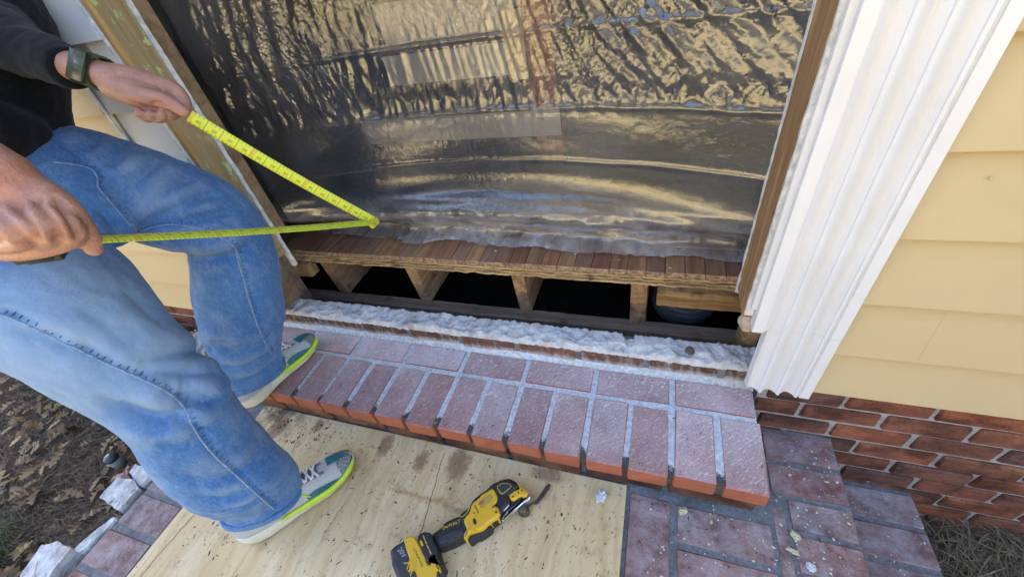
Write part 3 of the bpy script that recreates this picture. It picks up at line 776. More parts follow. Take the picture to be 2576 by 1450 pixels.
# ---------------------------------------------------------------- clear plastic over the doorway
k = NT('clear polythene film'); p = k.pos()
sp = k.sep(p)
side_ = k.maprange(sp[0], -1.05, -0.55)
cr1 = k.voro(k.mapv(k.mapv(p, rot=(0, 0.18, 0)), (1.0, 0.2, 0.30)), 52)
cr2 = k.voro(k.mapv(k.mapv(p, rot=(0, -0.85, 0)), (1.0, 0.2, 0.34)), 46)
cru = k.math('ADD', k.math('MULTIPLY', cr1, k.math('SUBTRACT', 1.0, side_)), k.math('MULTIPLY', cr2, side_))
cru = k.math('ADD', cru, k.math('MULTIPLY', k.voro(k.mapv(p, (1.0, 0.2, 0.8)), 120), 0.35))
zone_ = k.math('MULTIPLY', k.maprange(sp[2], 0.66, 0.74), k.maprange(k.noise(p, 4.5, 3), 0.35, 0.6, 0.35, 1.0))
zone_ = k.math('MULTIPLY', zone_, k.maprange(k.math('ABSOLUTE', k.math('ADD', sp[0], 0.85)), 0.12, 0.36, 0.12, 1.0))
nrm = k.bump(k.math('MULTIPLY', cru, zone_), 0.42, 0.008)
nrm = k.bump(k.noise(k.mapv(p, (1.0, 1.0, 0.8)), 95, 4, 0.65, 0.8), 0.16, 0.004, nrm)
tr = k.n('ShaderNodeBsdfTransparent'); tr.inputs[0].default_value = (0.86, 0.855, 0.86, 1)
gl = k.n('ShaderNodeBsdfGlossy'); gl.inputs['Roughness'].default_value = 0.05; gl.inputs[0].default_value = (1, 1, 1, 1)
k.put(gl.inputs['Normal'], nrm)
df = k.n('ShaderNodeBsdfDiffuse'); df.inputs[0].default_value = (0.8, 0.8, 0.82, 1); k.put(df.inputs['Normal'], nrm)
fr = k.n('ShaderNodeFresnel'); fr.inputs[0].default_value = 1.55; k.put(fr.inputs['Normal'], nrm)
m1 = k.n('ShaderNodeMixShader'); k.put(m1.inputs[0], k.math('ADD', k.maprange(k.noise(p, 3.5, 3), 0.35, 0.7, 0.03, 0.09), k.math('MULTIPLY', k.maprange(k.sep(p)[2], 0.47, 0.27), k.maprange(k.noise(k.mapv(p, (1, 1, 1.5)), 9, 4, 0.6), 0.35, 0.7, 0.03, 0.40)))); k.t.links.new(tr.outputs[0], m1.inputs[1]); k.t.links.new(df.outputs[0], m1.inputs[2])
m2 = k.n('ShaderNodeMixShader'); k.put(m2.inputs[0], k.math('MULTIPLY', fr.outputs[0], 2.5, clamp=True)); k.t.links.new(m1.outputs[0], m2.inputs[1]); k.t.links.new(gl.outputs[0], m2.inputs[2])
k.t.links.new(m2.outputs[0], k.out.inputs['Surface'])
M_FILM = k.m
def sstep(a, b, x):
    t = min(1, max(0, (x - a) / (b - a))); return t*t*(3 - 2*t)
def ridge(x): return 1 - 2 * abs(x)
zs = list(np.arange(0.246, 1.12, 0.0055)) + list(np.linspace(1.13, 2.1, 50))
xs_ = list(np.linspace(-1.56, 0.075, 300))
v = []; f = []
for z in zs:
    for x in xs_:
        u = (x + 1.50) / 1.55; u = min(1, max(0, u))
        bulge = 0.155 * math.sin(math.pi * u) ** 0.8 * sstep(0.20, 0.5, z) * (1 - 0.5 * sstep(1.1, 2.1, z))
        y = 0.49 + bulge
        low = sstep(0.39, 0.26, z)
        y = y * (1 - low) + (0.66 - 0.05 * u + 0.012 * noise.noise(Vector((x*5, 0, 2)))) * low
        up = sstep(0.66, 0.72, z)
        # tension wrinkles fan out above the lower crease
        ang = -0.20 + 0.95 * sstep(0.25, 0.75, u)
        ca, sa = math.cos(ang), math.sin(ang)
        a = x * ca + z * sa; b = -x * sa + z * ca
        am = 0.55 + 0.6 * noise.noise(Vector((x*2.2, z*2.2, 11)))
        mid = 1 - 0.85 * math.exp(-((u - 0.42) / 0.15) ** 2)
        w = noise.noise(Vector((a*34, b*6.5, 0.5))) * 0.0105 + ridge(noise.noise(Vector((a*60, b*13, 4)))) * 0.0045 + noise.noise(Vector((a*130, b*50, 8))) * 0.0012
        y += up * max(0, am) * mid * w * 1.25
        # lower, smoother part
        lo_ = 1 - up
        y += lo_ * (0.0016 * noise.noise(Vector((x*4, z*14, 1))) + 0.0004 * noise.noise(Vector((x*40, z*55, 1))))
        # fold creases of the sheet
        for zc, am2, wd in ((0.690 + 0.004*noise.noise(Vector((x*9, 0, 0))), 0.004, 0.006), (0.538 + 0.003*noise.noise(Vector((x*7, 3, 0))), 0.0035, 0.005), (0.874 + 0.003*noise.noise(Vector((x*8, 7, 0))), 0.0035, 0.004), (0.42 + 0.01*noise.noise(Vector((x*4, 5, 0))), 0.002, 0.012)):
            y -= am2 * math.exp(-((z - zc) / wd) ** 2)
        # crumples right above the main crease
        cz = math.exp(-((z - 0.725) / 0.03) ** 2)
        y += cz * 0.011 * ridge(noise.noise(Vector((x*38, z*12, 21)))) * 0.6
        # gathered hem
        hem = sstep(0.42, 0.27, z)
        y += hem * (0.016 * noise.noise(Vector((x*7 + z*6, z*30, 2))) + 0.010 * ridge(noise.noise(Vector((x*16, z*24, 5)))) + 0.006 * ridge(noise.noise(Vector((x*40, z*50, 9)))))
        zz = z
        if z < 0.27: y -= (0.27 - z) * (2.4 + 1.2 * noise.noise(Vector((x*6, 3, 3))))
        v.append((x, y, zz))
n_ = len(xs_)
for j in range(len(zs) - 1):
    for i in range(n_ - 1):
        f.append((j*n_+i, j*n_+i+1, (j+1)*n_+i+1, (j+1)*n_+i))
tag(pyd('plastic_sheet', v, f, M_FILM, None, True), 'wrinkled clear plastic sheet hung across the dark doorway', 'plastic sheet')

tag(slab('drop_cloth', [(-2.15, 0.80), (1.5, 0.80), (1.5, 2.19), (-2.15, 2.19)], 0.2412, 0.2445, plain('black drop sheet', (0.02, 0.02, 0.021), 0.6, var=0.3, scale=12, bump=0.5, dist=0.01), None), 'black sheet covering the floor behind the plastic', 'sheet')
# things inside the room, seen dimly through the plastic
post_m = wood_mat('brown newel wood', [(0.55, 0.22, 0.10)], 'z', 0.7, 0.4, 0.4, 0.0, darkamt=0.2)
white_m = plain('white riser paint', (0.82, 0.84, 0.87), 0.5, var=0.03)
tread_m = plain('dark stair tread', (0.07, 0.05, 0.045), 0.4, var=0.2)
newel = thing('newel_post', (-0.66, 1.22, 0.24), 'brown wooden newel post standing inside behind the plastic', 'post')
box('shaft', (-0.712, 1.20, 0.52), (-0.606, 1.30, 1.55), post_m, newel, 0.004)
box('base_block', (-0.718, 1.222, 0.241), (-0.60, 1.306, 0.518), post_m, newel, 0.004)
box('cap', (-0.725, 1.187, 1.552), (-0.593, 1.313, 1.60), post_m, newel, 0.006)
tag(box('cream_panel', (-0.80, 1.205, 0.62), (-0.716, 1.26, 0.86), plain('cream panel paint', (0.80, 0.68, 0.44), 0.6, var=0.05), None, 0.003), 'cream panel beside the brown post behind the plastic', 'panel')
stair = thing('staircase', (-1.1, 1.5, 0.24), 'white risers of a staircase dimly seen through the plastic', 'staircase')
for i, (za, zb, y) in enumerate(((0.385, 0.50, 1.215), (0.62, 0.745, 1.30), (0.775, 0.93, 1.36), (0.96, 1.10, 1.45))):
    box('riser', (-1.60 if i == 0 else -1.42, y, za), (-0.604 if i == 0 else -0.722, y + 0.02 - (0.014 if i == 0 else 0), zb), white_m, stair)
    box('tread', (-1.60 if i == 0 else -1.42, y - 0.02, zb + 0.001), (-0.722, y + 0.30, zb + 0.024), tread_m, stair, 0.004)

# ---------------------------------------------------------------- person
def L(px, py, d, w):           # joint on the picture ray at depth d, limb w wide there
    q = at(px, py, d); return (q.x, q.y, q.z, w * d / F / 2)
def np_mesh(me):
    n = len(me.vertices); co = np.empty(n*3); me.vertices.foreach_get('co', co); nr = np.empty(n*3); me.vertices.foreach_get('normal', nr)
    return co.reshape(-1, 3), nr.reshape(-1, 3)
def set_co(me, co):
    me.vertices.foreach_set('co', co.ravel()); me.update()
def bvh_of(me):
    return BVHTree.FromPolygons([v.co.copy() for v in me.vertices], [tuple(p.vertices) for p in me.polygons])
def drape(bvh, pix, off=0.0, per=6):
    """points of a surface line: picture path dropped on the surface"""
    out = []
    for px, py in smooth_path(pix, per):
        h = bvh.ray_cast(CAM, ray(px, py).normalized())
        if h[0] is not None: out.append(h[0] + h[1] * off)
    return out
def dist_poly(co, pts):
    d = np.full(len(co), 9.0)
    for a, b in zip(pts[:-1], pts[1:]):
        a = np.array(a); b = np.array(b); ab = b - a; t = np.clip(((co - a) @ ab) / max(1e-12, ab @ ab), 0, 1)
        d = np.minimum(d, np.linalg.norm(co - (a + t[:, None] * ab), axis=1))
    return d
def fold_field(co, pts, wd):
    """sharp valley with a soft shoulder on its upper side, fading out at both ends"""
    d = np.full(len(co), 9.0); T = np.zeros(len(co)); up_ = np.zeros(len(co)); n = len(pts) - 1
    for i, (a, b) in enumerate(zip(pts[:-1], pts[1:])):
        a = np.array(a); b = np.array(b); ab = b - a; t = np.clip(((co - a) @ ab) / max(1e-12, ab @ ab), 0, 1)
        q = co - (a + t[:, None] * ab); dd = np.linalg.norm(q, axis=1); m = dd < d
        d[m] = dd[m]; T[m] = ((i + t) / n)[m]; up_[m] = np.sign(q[:, 2])[m]
    tap = np.sin(np.pi * np.clip(T, 0, 1)) ** 0.6
    sd = d * up_
    return tap * (-np.exp(-np.abs(d/wd)**1.4) + 0.55*np.exp(-((sd - 2.4*wd)/(1.9*wd))**2) + 0.15*np.exp(-((sd + 2.6*wd)/(2.0*wd))**2))
def vnoise(co, sc, seed=0.0):
    return np.array([noise.noise(Vector((p[0]*sc[0] + seed, p[1]*sc[1], p[2]*sc[2]))) for p in co])

person = thing('person', (-1.33, -0.17, ZP), 'person in black sweater, faded blue jeans and grey trail shoes stretching a yellow tape', 'person')

# --- jeans
near = [L(-30, 640, 0.80, 330), L(60, 700, 0.79, 350), L(160, 775, 0.78, 345), L(278, 876, 0.80, 286), L(372, 954, 0.84, 248), L(440, 1022, 0.87, 226), L(490, 1085, 0.92, 226), L(548, 1150, 0.99, 224), L(612, 1202, 1.045, 203), (-1.175, -0.285, 0.03, 0.102), (-1.188, -0.300, -0.028, 0.098)]
far = [L(120, 440, 0.94, 250), L(220, 455, 0.96, 255), L(330, 482, 1.00, 240), L(430, 515, 1.04, 228), L(520, 548, 1.08, 208), L(572, 592, 1.12, 185), L(592, 660, 1.16, 190), L(602, 740, 1.205, 192), L(618, 830, 1.262, 180), (-1.408, 0.018, 0.155, 0.098), (-1.418, 0.008, 0.100, 0.095)]
v = []; f = []
limb(v, f, near, 28, 5, False); limb(v, f, far, 28, 5, False)
limb(v, f, [L(468, 975, 0.865, 170), L(490, 992, 0.875, 156)], 22, 4)     # knee pushing the cloth
# pelvis
limb(v, f, [L(-70, 560, 0.83, 300), L(20, 520, 0.87, 310), L(120, 460, 0.92, 270)], 28, 5)
limb(v, f, [L(-60, 420, 0.86, 330), L(-20, 500, 0.87, 330), L(50, 580, 0.86, 300)], 28, 5)
limb(v, f, [L(60, 400, 0.88, 190), L(130, 430, 0.90, 200), L(200, 500, 0.90, 190), L(250, 560, 0.90, 140)], 22, 5)
jm = remesh('jeans', v, f, 0.0046, 11, 0.5)
co, nr = np_mesh(jm)
for cx_, cy_, z0_, z1_, fd in ((-1.186, -0.296, -0.02, 0.20, (0.59, 0.81)), (-1.414, 0.012, 0.10, 0.34, (0.15, 0.99))):   # cuffs flatten over the shoe
    lat = np.array([fd[1], -fd[0], 0.0]); c0 = np.array([cx_, cy_, 0.0])
    m = (np.hypot(co[:, 0] - cx_, co[:, 1] - cy_) < 0.17) & (co[:, 2] < z1_) & (co[:, 2] > z0_ - 0.1)
    wgt = np.clip((z1_ - co[:, 2]) / (z1_ - z0_), 0, 1); wgt = wgt*wgt*(3 - 2*wgt) * m
    l_ = (co - c0) @ lat
    co = co - np.outer(l_ * 0.36 * wgt, lat)
set_co(jm, co); co, nr = np_mesh(jm); bv = bvh_of(jm)
folds = [ # picture path, depth, width
    ([(350, 905), (420, 893), (500, 880), (545, 872)], 0.006, 0.010), ([(330, 930), (420, 935), (500, 940), (560, 930)], 0.005, 0.010),
    ([(400, 975), (470, 1000), (530, 1010), (568, 1000)], 0.007, 0.011), ([(300, 1010), (370, 1040), (430, 1050), (480, 1040)], 0.012, 0.014),
    ([(250, 995), (310, 1035), (370, 1060), (430, 1062)], 0.010, 0.012), ([(440, 1050), (500, 1075), (560, 1070)], 0.006, 0.010),
    ([(390, 1110), (460, 1120), (540, 1090)], 0.005, 0.012), ([(430, 1190), (520, 1210), (600, 1190), (660, 1140)], 0.007, 0.012),
    ([(480, 1240), (560, 1255), (640, 1220)], 0.006, 0.010), ([(560, 1285), (620, 1270), (700, 1215)], 0.006, 0.008),
    ([(140, 860), (220, 880), (300, 930)], 0.004, 0.010), ([(30, 830), (110, 845), (180, 885)], 0.005, 0.009),
    ([(300, 720), (350, 760), (420, 830)], 0.003, 0.014), ([(210, 760), (280, 830), (330, 880)], 0.003, 0.016),
    # far thigh
    ([(350, 565), (420, 535), (500, 500), (560, 490)], 0.007, 0.011), ([(360, 575), (440, 560), (520, 545), (590, 530)], 0.007, 0.010),
    ([(320, 470), (360, 440), (400, 405)], 0.006, 0.010), ([(270, 420), (300, 385), (320, 350)], 0.005, 0.010), ([(400, 500), (450, 465), (490, 450)], 0.005, 0.012),
    ([(215, 380), (240, 355), (250, 325)], 0.004, 0.010), ([(340, 610), (420, 605), (500, 600), (570, 590)], 0.006, 0.010), ([(345, 640), (420, 632), (490, 640)], 0.005, 0.010),
    ([(490, 655), (540, 650), (590, 640), (640, 610)], 0.008, 0.010), ([(500, 690), (560, 690), (610, 670)], 0.004, 0.010),
    ([(530, 870), (590, 880), (660, 860), (700, 830)], 0.005, 0.010), ([(560, 925), (620, 920), (690, 880)], 0.006, 0.009), ([(575, 960), (640, 945), (700, 900)], 0.005, 0.007),
    ([(250, 520), (300, 580), (330, 640)], 0.008, 0.012), ([(120, 560), (200, 600), (280, 640)], 0.003, 0.014),
]
SEAMS = [[(0, 790), (60, 812), (150, 855), (250, 905), (340, 945), (420, 985), (468, 1030), (486, 1075), (530, 1135), (600, 1200), (650, 1245), (690, 1280)], [(592, 622), (600, 660), (612, 700), (625, 750), (645, 810), (668, 865), (682, 890)], [(135, 408), (180, 413), (225, 424), (244, 445), (246, 470), (270, 500), (305, 540), (330, 572)]]
disp = np.zeros(len(co))
for pix, dep, wd in folds:
    pts = drape(bv, pix, 0, 4)
    if len(pts) < 2: continue
    disp += 2.1 * dep * fold_field(co, pts, wd * 1.25)
fold_disp = disp.copy()
for pix in SEAMS:
    pts = drape(bv, [(a + 9, b - 8) for a, b in pix], 0, 5)
    if len(pts) > 1:
        d = dist_poly(co, pts); disp -= 0.0035 * np.exp(-(d/0.0075)**2) * (1 + 0.8*np.sin(co[:, 0]*260 + co[:, 2]*330))
disp += 0.003 * vnoise(co, (9, 9, 6), 3) + 0.0025 * vnoise(co, (26, 26, 18), 9) + 0.0012 * vnoise(co, (70, 70, 50), 5)
co2 = co + nr * disp[:, None]
set_co(jm, co2)
k = NT('faded denim'); p = k.pos()
tw = k.noise(k.mapv(k.mapv(p, rot=(0.3, 0.2, 0.8)), (900, 260, 900)), 1.0, 2, 0.6)
n1 = k.noise(p, 5.5, 5, 0.6); n2 = k.noise(k.mapv(p, (1, 1, 0.5)), 28, 5, 0.65)
c = k.mix(k.ramp(n1, [(0.33, 0), (0.68, 1)]), (0.035, 0.125, 0.34), (0.085, 0.22, 0.46))
c = k.mix(k.ramp(n2, [(0.48, 0), (0.75, 0.32)]), c, (0.20, 0.32, 0.52))
c = k.mix(k.ramp(tw, [(0.35, 0.45), (0.6, 0)]), c, (0.03, 0.07, 0.18))
c = k.mix(k.ramp(k.noise(k.mapv(p, (1, 1, 0.45)), 210, 3, 0.7), [(0.42, 0), (0.75, 0.35)]), c, (0.26, 0.37, 0.55))
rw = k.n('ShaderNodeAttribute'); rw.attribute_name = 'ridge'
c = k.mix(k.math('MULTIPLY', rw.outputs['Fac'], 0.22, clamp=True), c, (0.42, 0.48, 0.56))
# worn knees and thighs; near leg's sky light painted into the colour too
s = k.sep(p)
def wear_and_sky(px, py, d, r, amt):
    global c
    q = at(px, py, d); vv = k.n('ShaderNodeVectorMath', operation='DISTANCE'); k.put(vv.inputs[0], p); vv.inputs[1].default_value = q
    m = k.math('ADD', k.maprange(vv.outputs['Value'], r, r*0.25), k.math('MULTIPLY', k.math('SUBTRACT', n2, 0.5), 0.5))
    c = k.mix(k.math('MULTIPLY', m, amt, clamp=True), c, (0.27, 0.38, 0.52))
wear_and_sky(500, 900, 0.76, 0.15, 0.75); wear_and_sky(240, 800, 0.66, 0.22, 0.6); wear_and_sky(60, 720, 0.66, 0.2, 0.4); wear_and_sky(390, 470, 0.95, 0.10, 0.25); wear_and_sky(150, 940, 0.72, 0.22, 0.6); wear_and_sky(400, 1150, 0.95, 0.14, 0.45); wear_and_sky(620, 1000, 0.82, 0.06, 0.3)
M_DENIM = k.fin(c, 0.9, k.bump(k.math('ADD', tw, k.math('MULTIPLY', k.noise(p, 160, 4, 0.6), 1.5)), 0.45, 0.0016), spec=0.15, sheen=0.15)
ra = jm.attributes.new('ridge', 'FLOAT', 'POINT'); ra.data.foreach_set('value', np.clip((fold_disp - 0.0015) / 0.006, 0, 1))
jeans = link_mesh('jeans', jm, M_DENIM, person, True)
bv = bvh_of(jm)
M_SEAM = plain('denim seam', (0.22, 0.33, 0.50), 0.9, var=0.35, scale=160, bump=0.6, dist=0.002)
M_PUCKER = plain('denim pucker shade', (0.05, 0.13, 0.30), 0.9, var=0.35, scale=160, bump=0.6, dist=0.002)
def seam(pix, r=0.0022, mat=None, dark=False):
    pts = drape(bv, pix, 0.0006, 8)
    if len(pts) > 2:
        q = tube('seam', pts, [(r, r*0.8)] * len(pts), mat or M_SEAM, jeans, 6)
    pp_ = drape(bv, [(a + 5, b - 4) for a, b in pix], 0.0, 8); v_ = []; f_ = []; acc = 0.0; nxt = 0.004
    for a, b in zip(pp_[:-1], pp_[1:]):
        sl = (b - a).length
        if sl > 0.05: continue
        while nxt < acc + sl:
            q = a + (b - a) * ((nxt - acc) / sl); t = (b - a).normalized(); w_ = t.cross((CAM - q).normalized()).normalized()
            ln = random.uniform(0.004, 0.009)
            h_ = bv.find_nearest(q - w_ * ln); h0 = bv.find_nearest(q)
            if h_[0] is not None and h0[0] is not None: tube_data([h0[0] + h0[1]*0.0001, (h0[0] + h_[0])/2 + h0[1]*0.0003, h_[0]], [0.0013, 0.0014, 0.0004], 5, True, v_, f_)
            nxt += random.uniform(0.009, 0.014)
        acc += sl
    if v_: pyd('pucker_shade', v_, f_, M_PUCKER, jeans, True)  # dark ticks stand in for the shaded puckers along the seam
seam([(0, 790), (60, 812), (150, 855), (250, 905), (340, 945), (420, 985), (468, 1030), (486, 1075), (530, 1135), (600, 1200), (650, 1245), (690, 1280)])
seam([(592, 622), (600, 660), (612, 700), (625, 750), (645, 810), (668, 865), (682, 890)])
seam([(135, 408), (180, 413), (225, 424), (244, 445), (246, 470), (270, 500), (305, 540), (330, 572)], 0.002)
seam([(340, 588), (380, 572), (430, 565), (500, 575), (560, 600), (592, 625), (606, 660)], 0.0016)
# --- cuffs: stitched hem tubes (open rings around the shoe)
def hem(c3, axis, r1, r2, h, mat, fd):
    axis = Vector(axis).normalized(); u = Vector(fd); u = (u - axis*u.dot(axis)).normalized(); w = axis.cross(u); v = []; f = []; n = 48
    c3 = Vector(c3)
    prof = [(0.0, -h), (0.0035, -h*0.9), (0.0042, -h*0.2), (0.0042, h), (-0.002, h), (-0.003, -h)]
    for i in range(n):
        a = 2*math.pi*i/n; wob = 1 + 0.05*noise.noise(Vector((math.cos(a)*1.5, math.sin(a)*1.5, c3.x*9)))
        for dr, dz in prof:
            v.append(c3 + u*math.cos(a)*(r1*wob + dr) + w*math.sin(a)*(r2*wob + dr) + axis*dz)
    m = len(prof)
    for i in range(n):
        for j in range(m):
            f.append((i*m+j, i*m+(j+1) % m, ((i+1) % n)*m+(j+1) % m, ((i+1) % n)*m+j))
    return pyd('hem', v, f, mat, jeans, True)
hem((-1.189, -0.301, -0.030), (-0.25, -0.25, -1), 0.099, 0.063, 0.010, M_DENIM, (0.59, 0.81, 0))
hem((-1.419, 0.007, 0.098), (-0.1, -0.25, -1), 0.097, 0.062, 0.010, M_DENIM, (0.15, 0.99, 0))

# --- black sweater
v = []; f = []
limb(v, f, [L(-70, 400, 0.86, 300), L(-60, 350, 0.86, 345), L(-75, 260, 0.85, 355), L(-110, 140, 0.84, 385), L(-150, 10, 0.84, 400), L(-200, -130, 0.86, 330), L(-230, -220, 0.88, 190)], 30, 5, False)
limb(v, f, [L(40, 335, 0.83, 130), L(-10, 330, 0.80, 160)], 20, 5)
limb(v, f, [L(-200, -110, 0.90, 190), L(-110, -20, 0.88, 185), L(-30, 60, 0.83, 160), L(50, 120, 0.76, 132), L(110, 143, 0.735, 116), L(186, 174, 0.712, 104)], 22, 6, False)   # left sleeve
limb(v, f, [L(-240, -80, 0.78, 220), L(-330, 60, 0.66, 230), L(-390, 200, 0.56, 220), L(-300, 300, 0.50, 190), L(-180, 345, 0.48, 165), L(-100, 372, 0.475, 150)], 22, 6, False)   # right sleeve, outside the frame
sm_ = remesh('sweater', v, f, 0.006, 8, 0.5)
co, nr = np_mesh(sm_)
co = co + nr * (0.004*vnoise(co, (14, 14, 22), 4) + 0.002*vnoise(co, (45, 45, 70), 8))[:, None]
set_co(sm_, co)
k = NT('black knit'); p = k.pos()
kn_ = k.noise(k.mapv(p, (420, 420, 420)), 1.0, 2, 0.5)
M_KNIT = k.fin(k.mix(k.ramp(k.noise(p, 90, 4, 0.7), [(0.4, 0), (0.7, 1)]), (0.006, 0.007, 0.009), (0.014, 0.015, 0.018)), 0.95, k.bump(kn_, 0.5, 0.0015), spec=0.12, sheen=0.08)
sweater = link_mesh('sweater', sm_, M_KNIT, person, True)

# --- body: torso core, neck, head, arms and hands as one continuous surface
v = []; f = []
limb(v, f, [L(-60, 420, 0.87, 240), L(-75, 260, 0.86, 280), L(-130, 60, 0.85, 310), L(-190, -110, 0.86, 260), L(-230, -210, 0.88, 130), L(-240, -270, 0.88, 120)], 24, 4)
hq = at(-235, -360, 0.87)      # head, turned down towards the hands
limb(v, f, [(hq.x - 0.02, hq.y, hq.z + 0.04, 0.085), (hq.x + 0.01, hq.y, hq.z + 0.01, 0.095), (hq.x + 0.05, hq.y + 0.01, hq.z - 0.05, 0.07), (hq.x + 0.075, hq.y + 0.015, hq.z - 0.10, 0.045)], 24, 5)
limb(v, f, [(hq.x + 0.10, hq.y + 0.02, hq.z + 0.0, 0.012), (hq.x + 0.125, hq.y + 0.022, hq.z - 0.03, 0.016)], 12, 4)
for sgn in (-1, 1): limb(v, f, [(hq.x - 0.005, hq.y + 0.093*sgn, hq.z, 0.016), (hq.x - 0.01, hq.y + 0.098*sgn, hq.z - 0.035, 0.012)], 10, 3)
# left arm and hand
limb(v, f, [L(-200, -110, 0.90, 130), L(-30, 60, 0.83, 110), L(60, 122, 0.755, 92), L(150, 158, 0.72, 76), L(220, 176, 0.705, 66), L(262, 190, 0.70, 66), L(300, 205, 0.70, 76)], 22, 6)
limb(v, f, [L(285, 196, 0.705, 70), L(340, 208, 0.705, 74), L(395, 220, 0.71, 62)], 18, 5)              # back of hand, upper
limb(v, f, [L(285, 215, 0.70, 64), L(335, 232, 0.695, 70), L(385, 245, 0.70, 60)], 18, 5)              # palm side
limb(v, f, [L(385, 214, 0.71, 46), L(428, 220, 0.71, 41), L(456, 246, 0.715, 36), L(470, 276, 0.715, 28)], 16, 6)     # index
limb(v, f, [L(320, 228, 0.69, 50), L(372, 243, 0.685, 42), L(420, 256, 0.69, 37), L(464, 282, 0.70, 27)], 16, 6)     # thumb
limb(v, f, [L(390, 228, 0.725, 42), L(436, 250, 0.725, 37), L(436, 282, 0.715, 33), L(408, 290, 0.70, 29)], 16, 6)   # middle
limb(v, f, [L(370, 242, 0.725, 40), L(410, 268, 0.725, 35), L(404, 293, 0.71, 32), L(378, 290, 0.695, 28)], 16, 6)    # ring
limb(v, f, [L(345, 248, 0.72, 38), L(378, 272, 0.72, 32), L(374, 294, 0.705, 29), L(352, 284, 0.69, 25)], 16, 6)   # little
# right arm and hand (palm down over the tape case)
limb(v, f, [L(-240, -80, 0.78, 150), L(-330, 60, 0.66, 160), L(-380, 200, 0.57, 160), L(-290, 300, 0.51, 150), L(-150, 352, 0.485, 132), L(-60, 395, 0.48, 118), L(0, 440, 0.485, 135)], 22, 6)
limb(v, f, [L(-30, 425, 0.49, 130), L(40, 470, 0.495, 122), L(110, 520, 0.505, 92)], 20, 5)
limb(v, f, [L(-50, 450, 0.49, 130), L(10, 510, 0.495, 120), L(60, 545, 0.50, 90)], 20, 5)
limb(v, f, [L(-80, 490, 0.50, 110), L(-30, 540, 0.50, 110), L(10, 570, 0.505, 80)], 20, 5)
limb(v, f, [L(100, 480, 0.50, 72), L(158, 520, 0.495, 66), L(205, 572, 0.515, 54), L(228, 610, 0.53, 46), L(236, 626, 0.535, 36)], 18, 6)   # index along the tape
limb(v, f, [L(85, 515, 0.495, 76), L(150, 558, 0.485, 70), L(178, 592, 0.505, 60), L(130, 616, 0.535, 54), L(60, 632, 0.55, 48), L(14, 640, 0.555, 36)], 18, 6)   # middle
limb(v, f, [L(45, 530, 0.49, 74), L(105, 570, 0.478, 66), L(125, 596, 0.50, 55), L(80, 612, 0.54, 48), L(10, 622, 0.56, 42)], 18, 6)   # ring
limb(v, f, [L(-5, 545, 0.49, 68), L(42, 580, 0.475, 60), L(55, 604, 0.50, 50), L(10, 618, 0.54, 42), L(-40, 622, 0.56, 36)], 18, 6)   # little
limb(v, f, [L(-40, 480, 0.54, 70), L(60, 540, 0.57, 56), L(130, 580, 0.58, 48), L(190, 600, 0.57, 36)], 16, 6)   # thumb under the case
bm_ = remesh('body', v, f, 0.0023, 3, 0.5)
co, nr = np_mesh(bm_)
bvb = bvh_of(bm_)
disp = np.zeros(len(co))
for pix, dep, wd in [([(412, 203), (420, 214)], 0.0012, 0.0018), ([(440, 222), (432, 234)], 0.0012, 0.0018), ([(448, 238), (440, 246)], 0.001, 0.0016), ([(300, 225), (345, 232), (380, 248)], 0.002, 0.005),
                     ([(140, 500), (175, 545), (200, 595)], 0.007, 0.005), ([(85, 500), (125, 555), (150, 605)], 0.007, 0.005), ([(35, 515), (75, 565), (95, 605)], 0.007, 0.005), ([(20, 440), (90, 480)], 0.002, 0.008), ([(-10, 470), (50, 515)], 0.002, 0.008), ([(388, 262), (405, 262)], 0.006, 0.005), ([(390, 275), (393, 300)], 0.003, 0.003), ([(418, 275), (424, 300)], 0.003, 0.003), ([(362, 270), (366, 298)], 0.003, 0.003)]:
    pts = drape(bvb, pix, 0, 4)
    if len(pts) > 1:
        d = dist_poly(co, pts); disp -= dep * np.exp(-(d/wd)**2)
set_co(bm_, co + nr * disp[:, None])
k = NT('skin'); p = k.pos()
n1 = k.noise(p, 26, 4, 0.6); n2 = k.noise(p, 9, 3)
c = k.mix(k.ramp(n1, [(0.35, 0), (0.65, 1)]), (0.34, 0.17, 0.115), (0.44, 0.235, 0.165))
c = k.mix(k.ramp(n2, [(0.45, 0), (0.7, 0.5)]), c, (0.46, 0.20, 0.155))
k.b.inputs['Subsurface Weight'].default_value = 0.05; k.b.inputs['Subsurface Radius'].default_value = (0.012, 0.005, 0.003); k.b.inputs['Subsurface Scale'].default_value = 0.6
M_SKIN = k.fin(c, 0.5, k.bump(k.math('ADD', k.noise(p, 420, 3), k.math('MULTIPLY', k.voro(p, 200), 0.8)), 0.5, 0.0018), spec=0.35)
body = link_mesh('body', bm_, M_SKIN, person, True)
# nails
M_NAIL = plain('finger nail', (0.60, 0.40, 0.34), 0.3, var=0.05, scale=30, bump=0.05)
# hair
v = []; f = []
b = bmesh.new(); bmesh.ops.create_icosphere(b, subdivisions=4, radius=0.108)
for w in b.verts:
    w.co *= 1 + 0.05*noise.noise(w.co*40)
geom = [w for w in b.verts if w.co.z < -0.035 and w.co.x > 0.0 or w.co.z < -0.07]
bmesh.ops.delete(b, geom=geom, context='VERTS')
from_bm('hair', b, plain('dark hair', (0.03, 0.02, 0.014), 0.6, var=0.4, scale=120, bump=0.8, dist=0.004), person, True, loc=(hq.x - 0.012, hq.y, hq.z + 0.03))
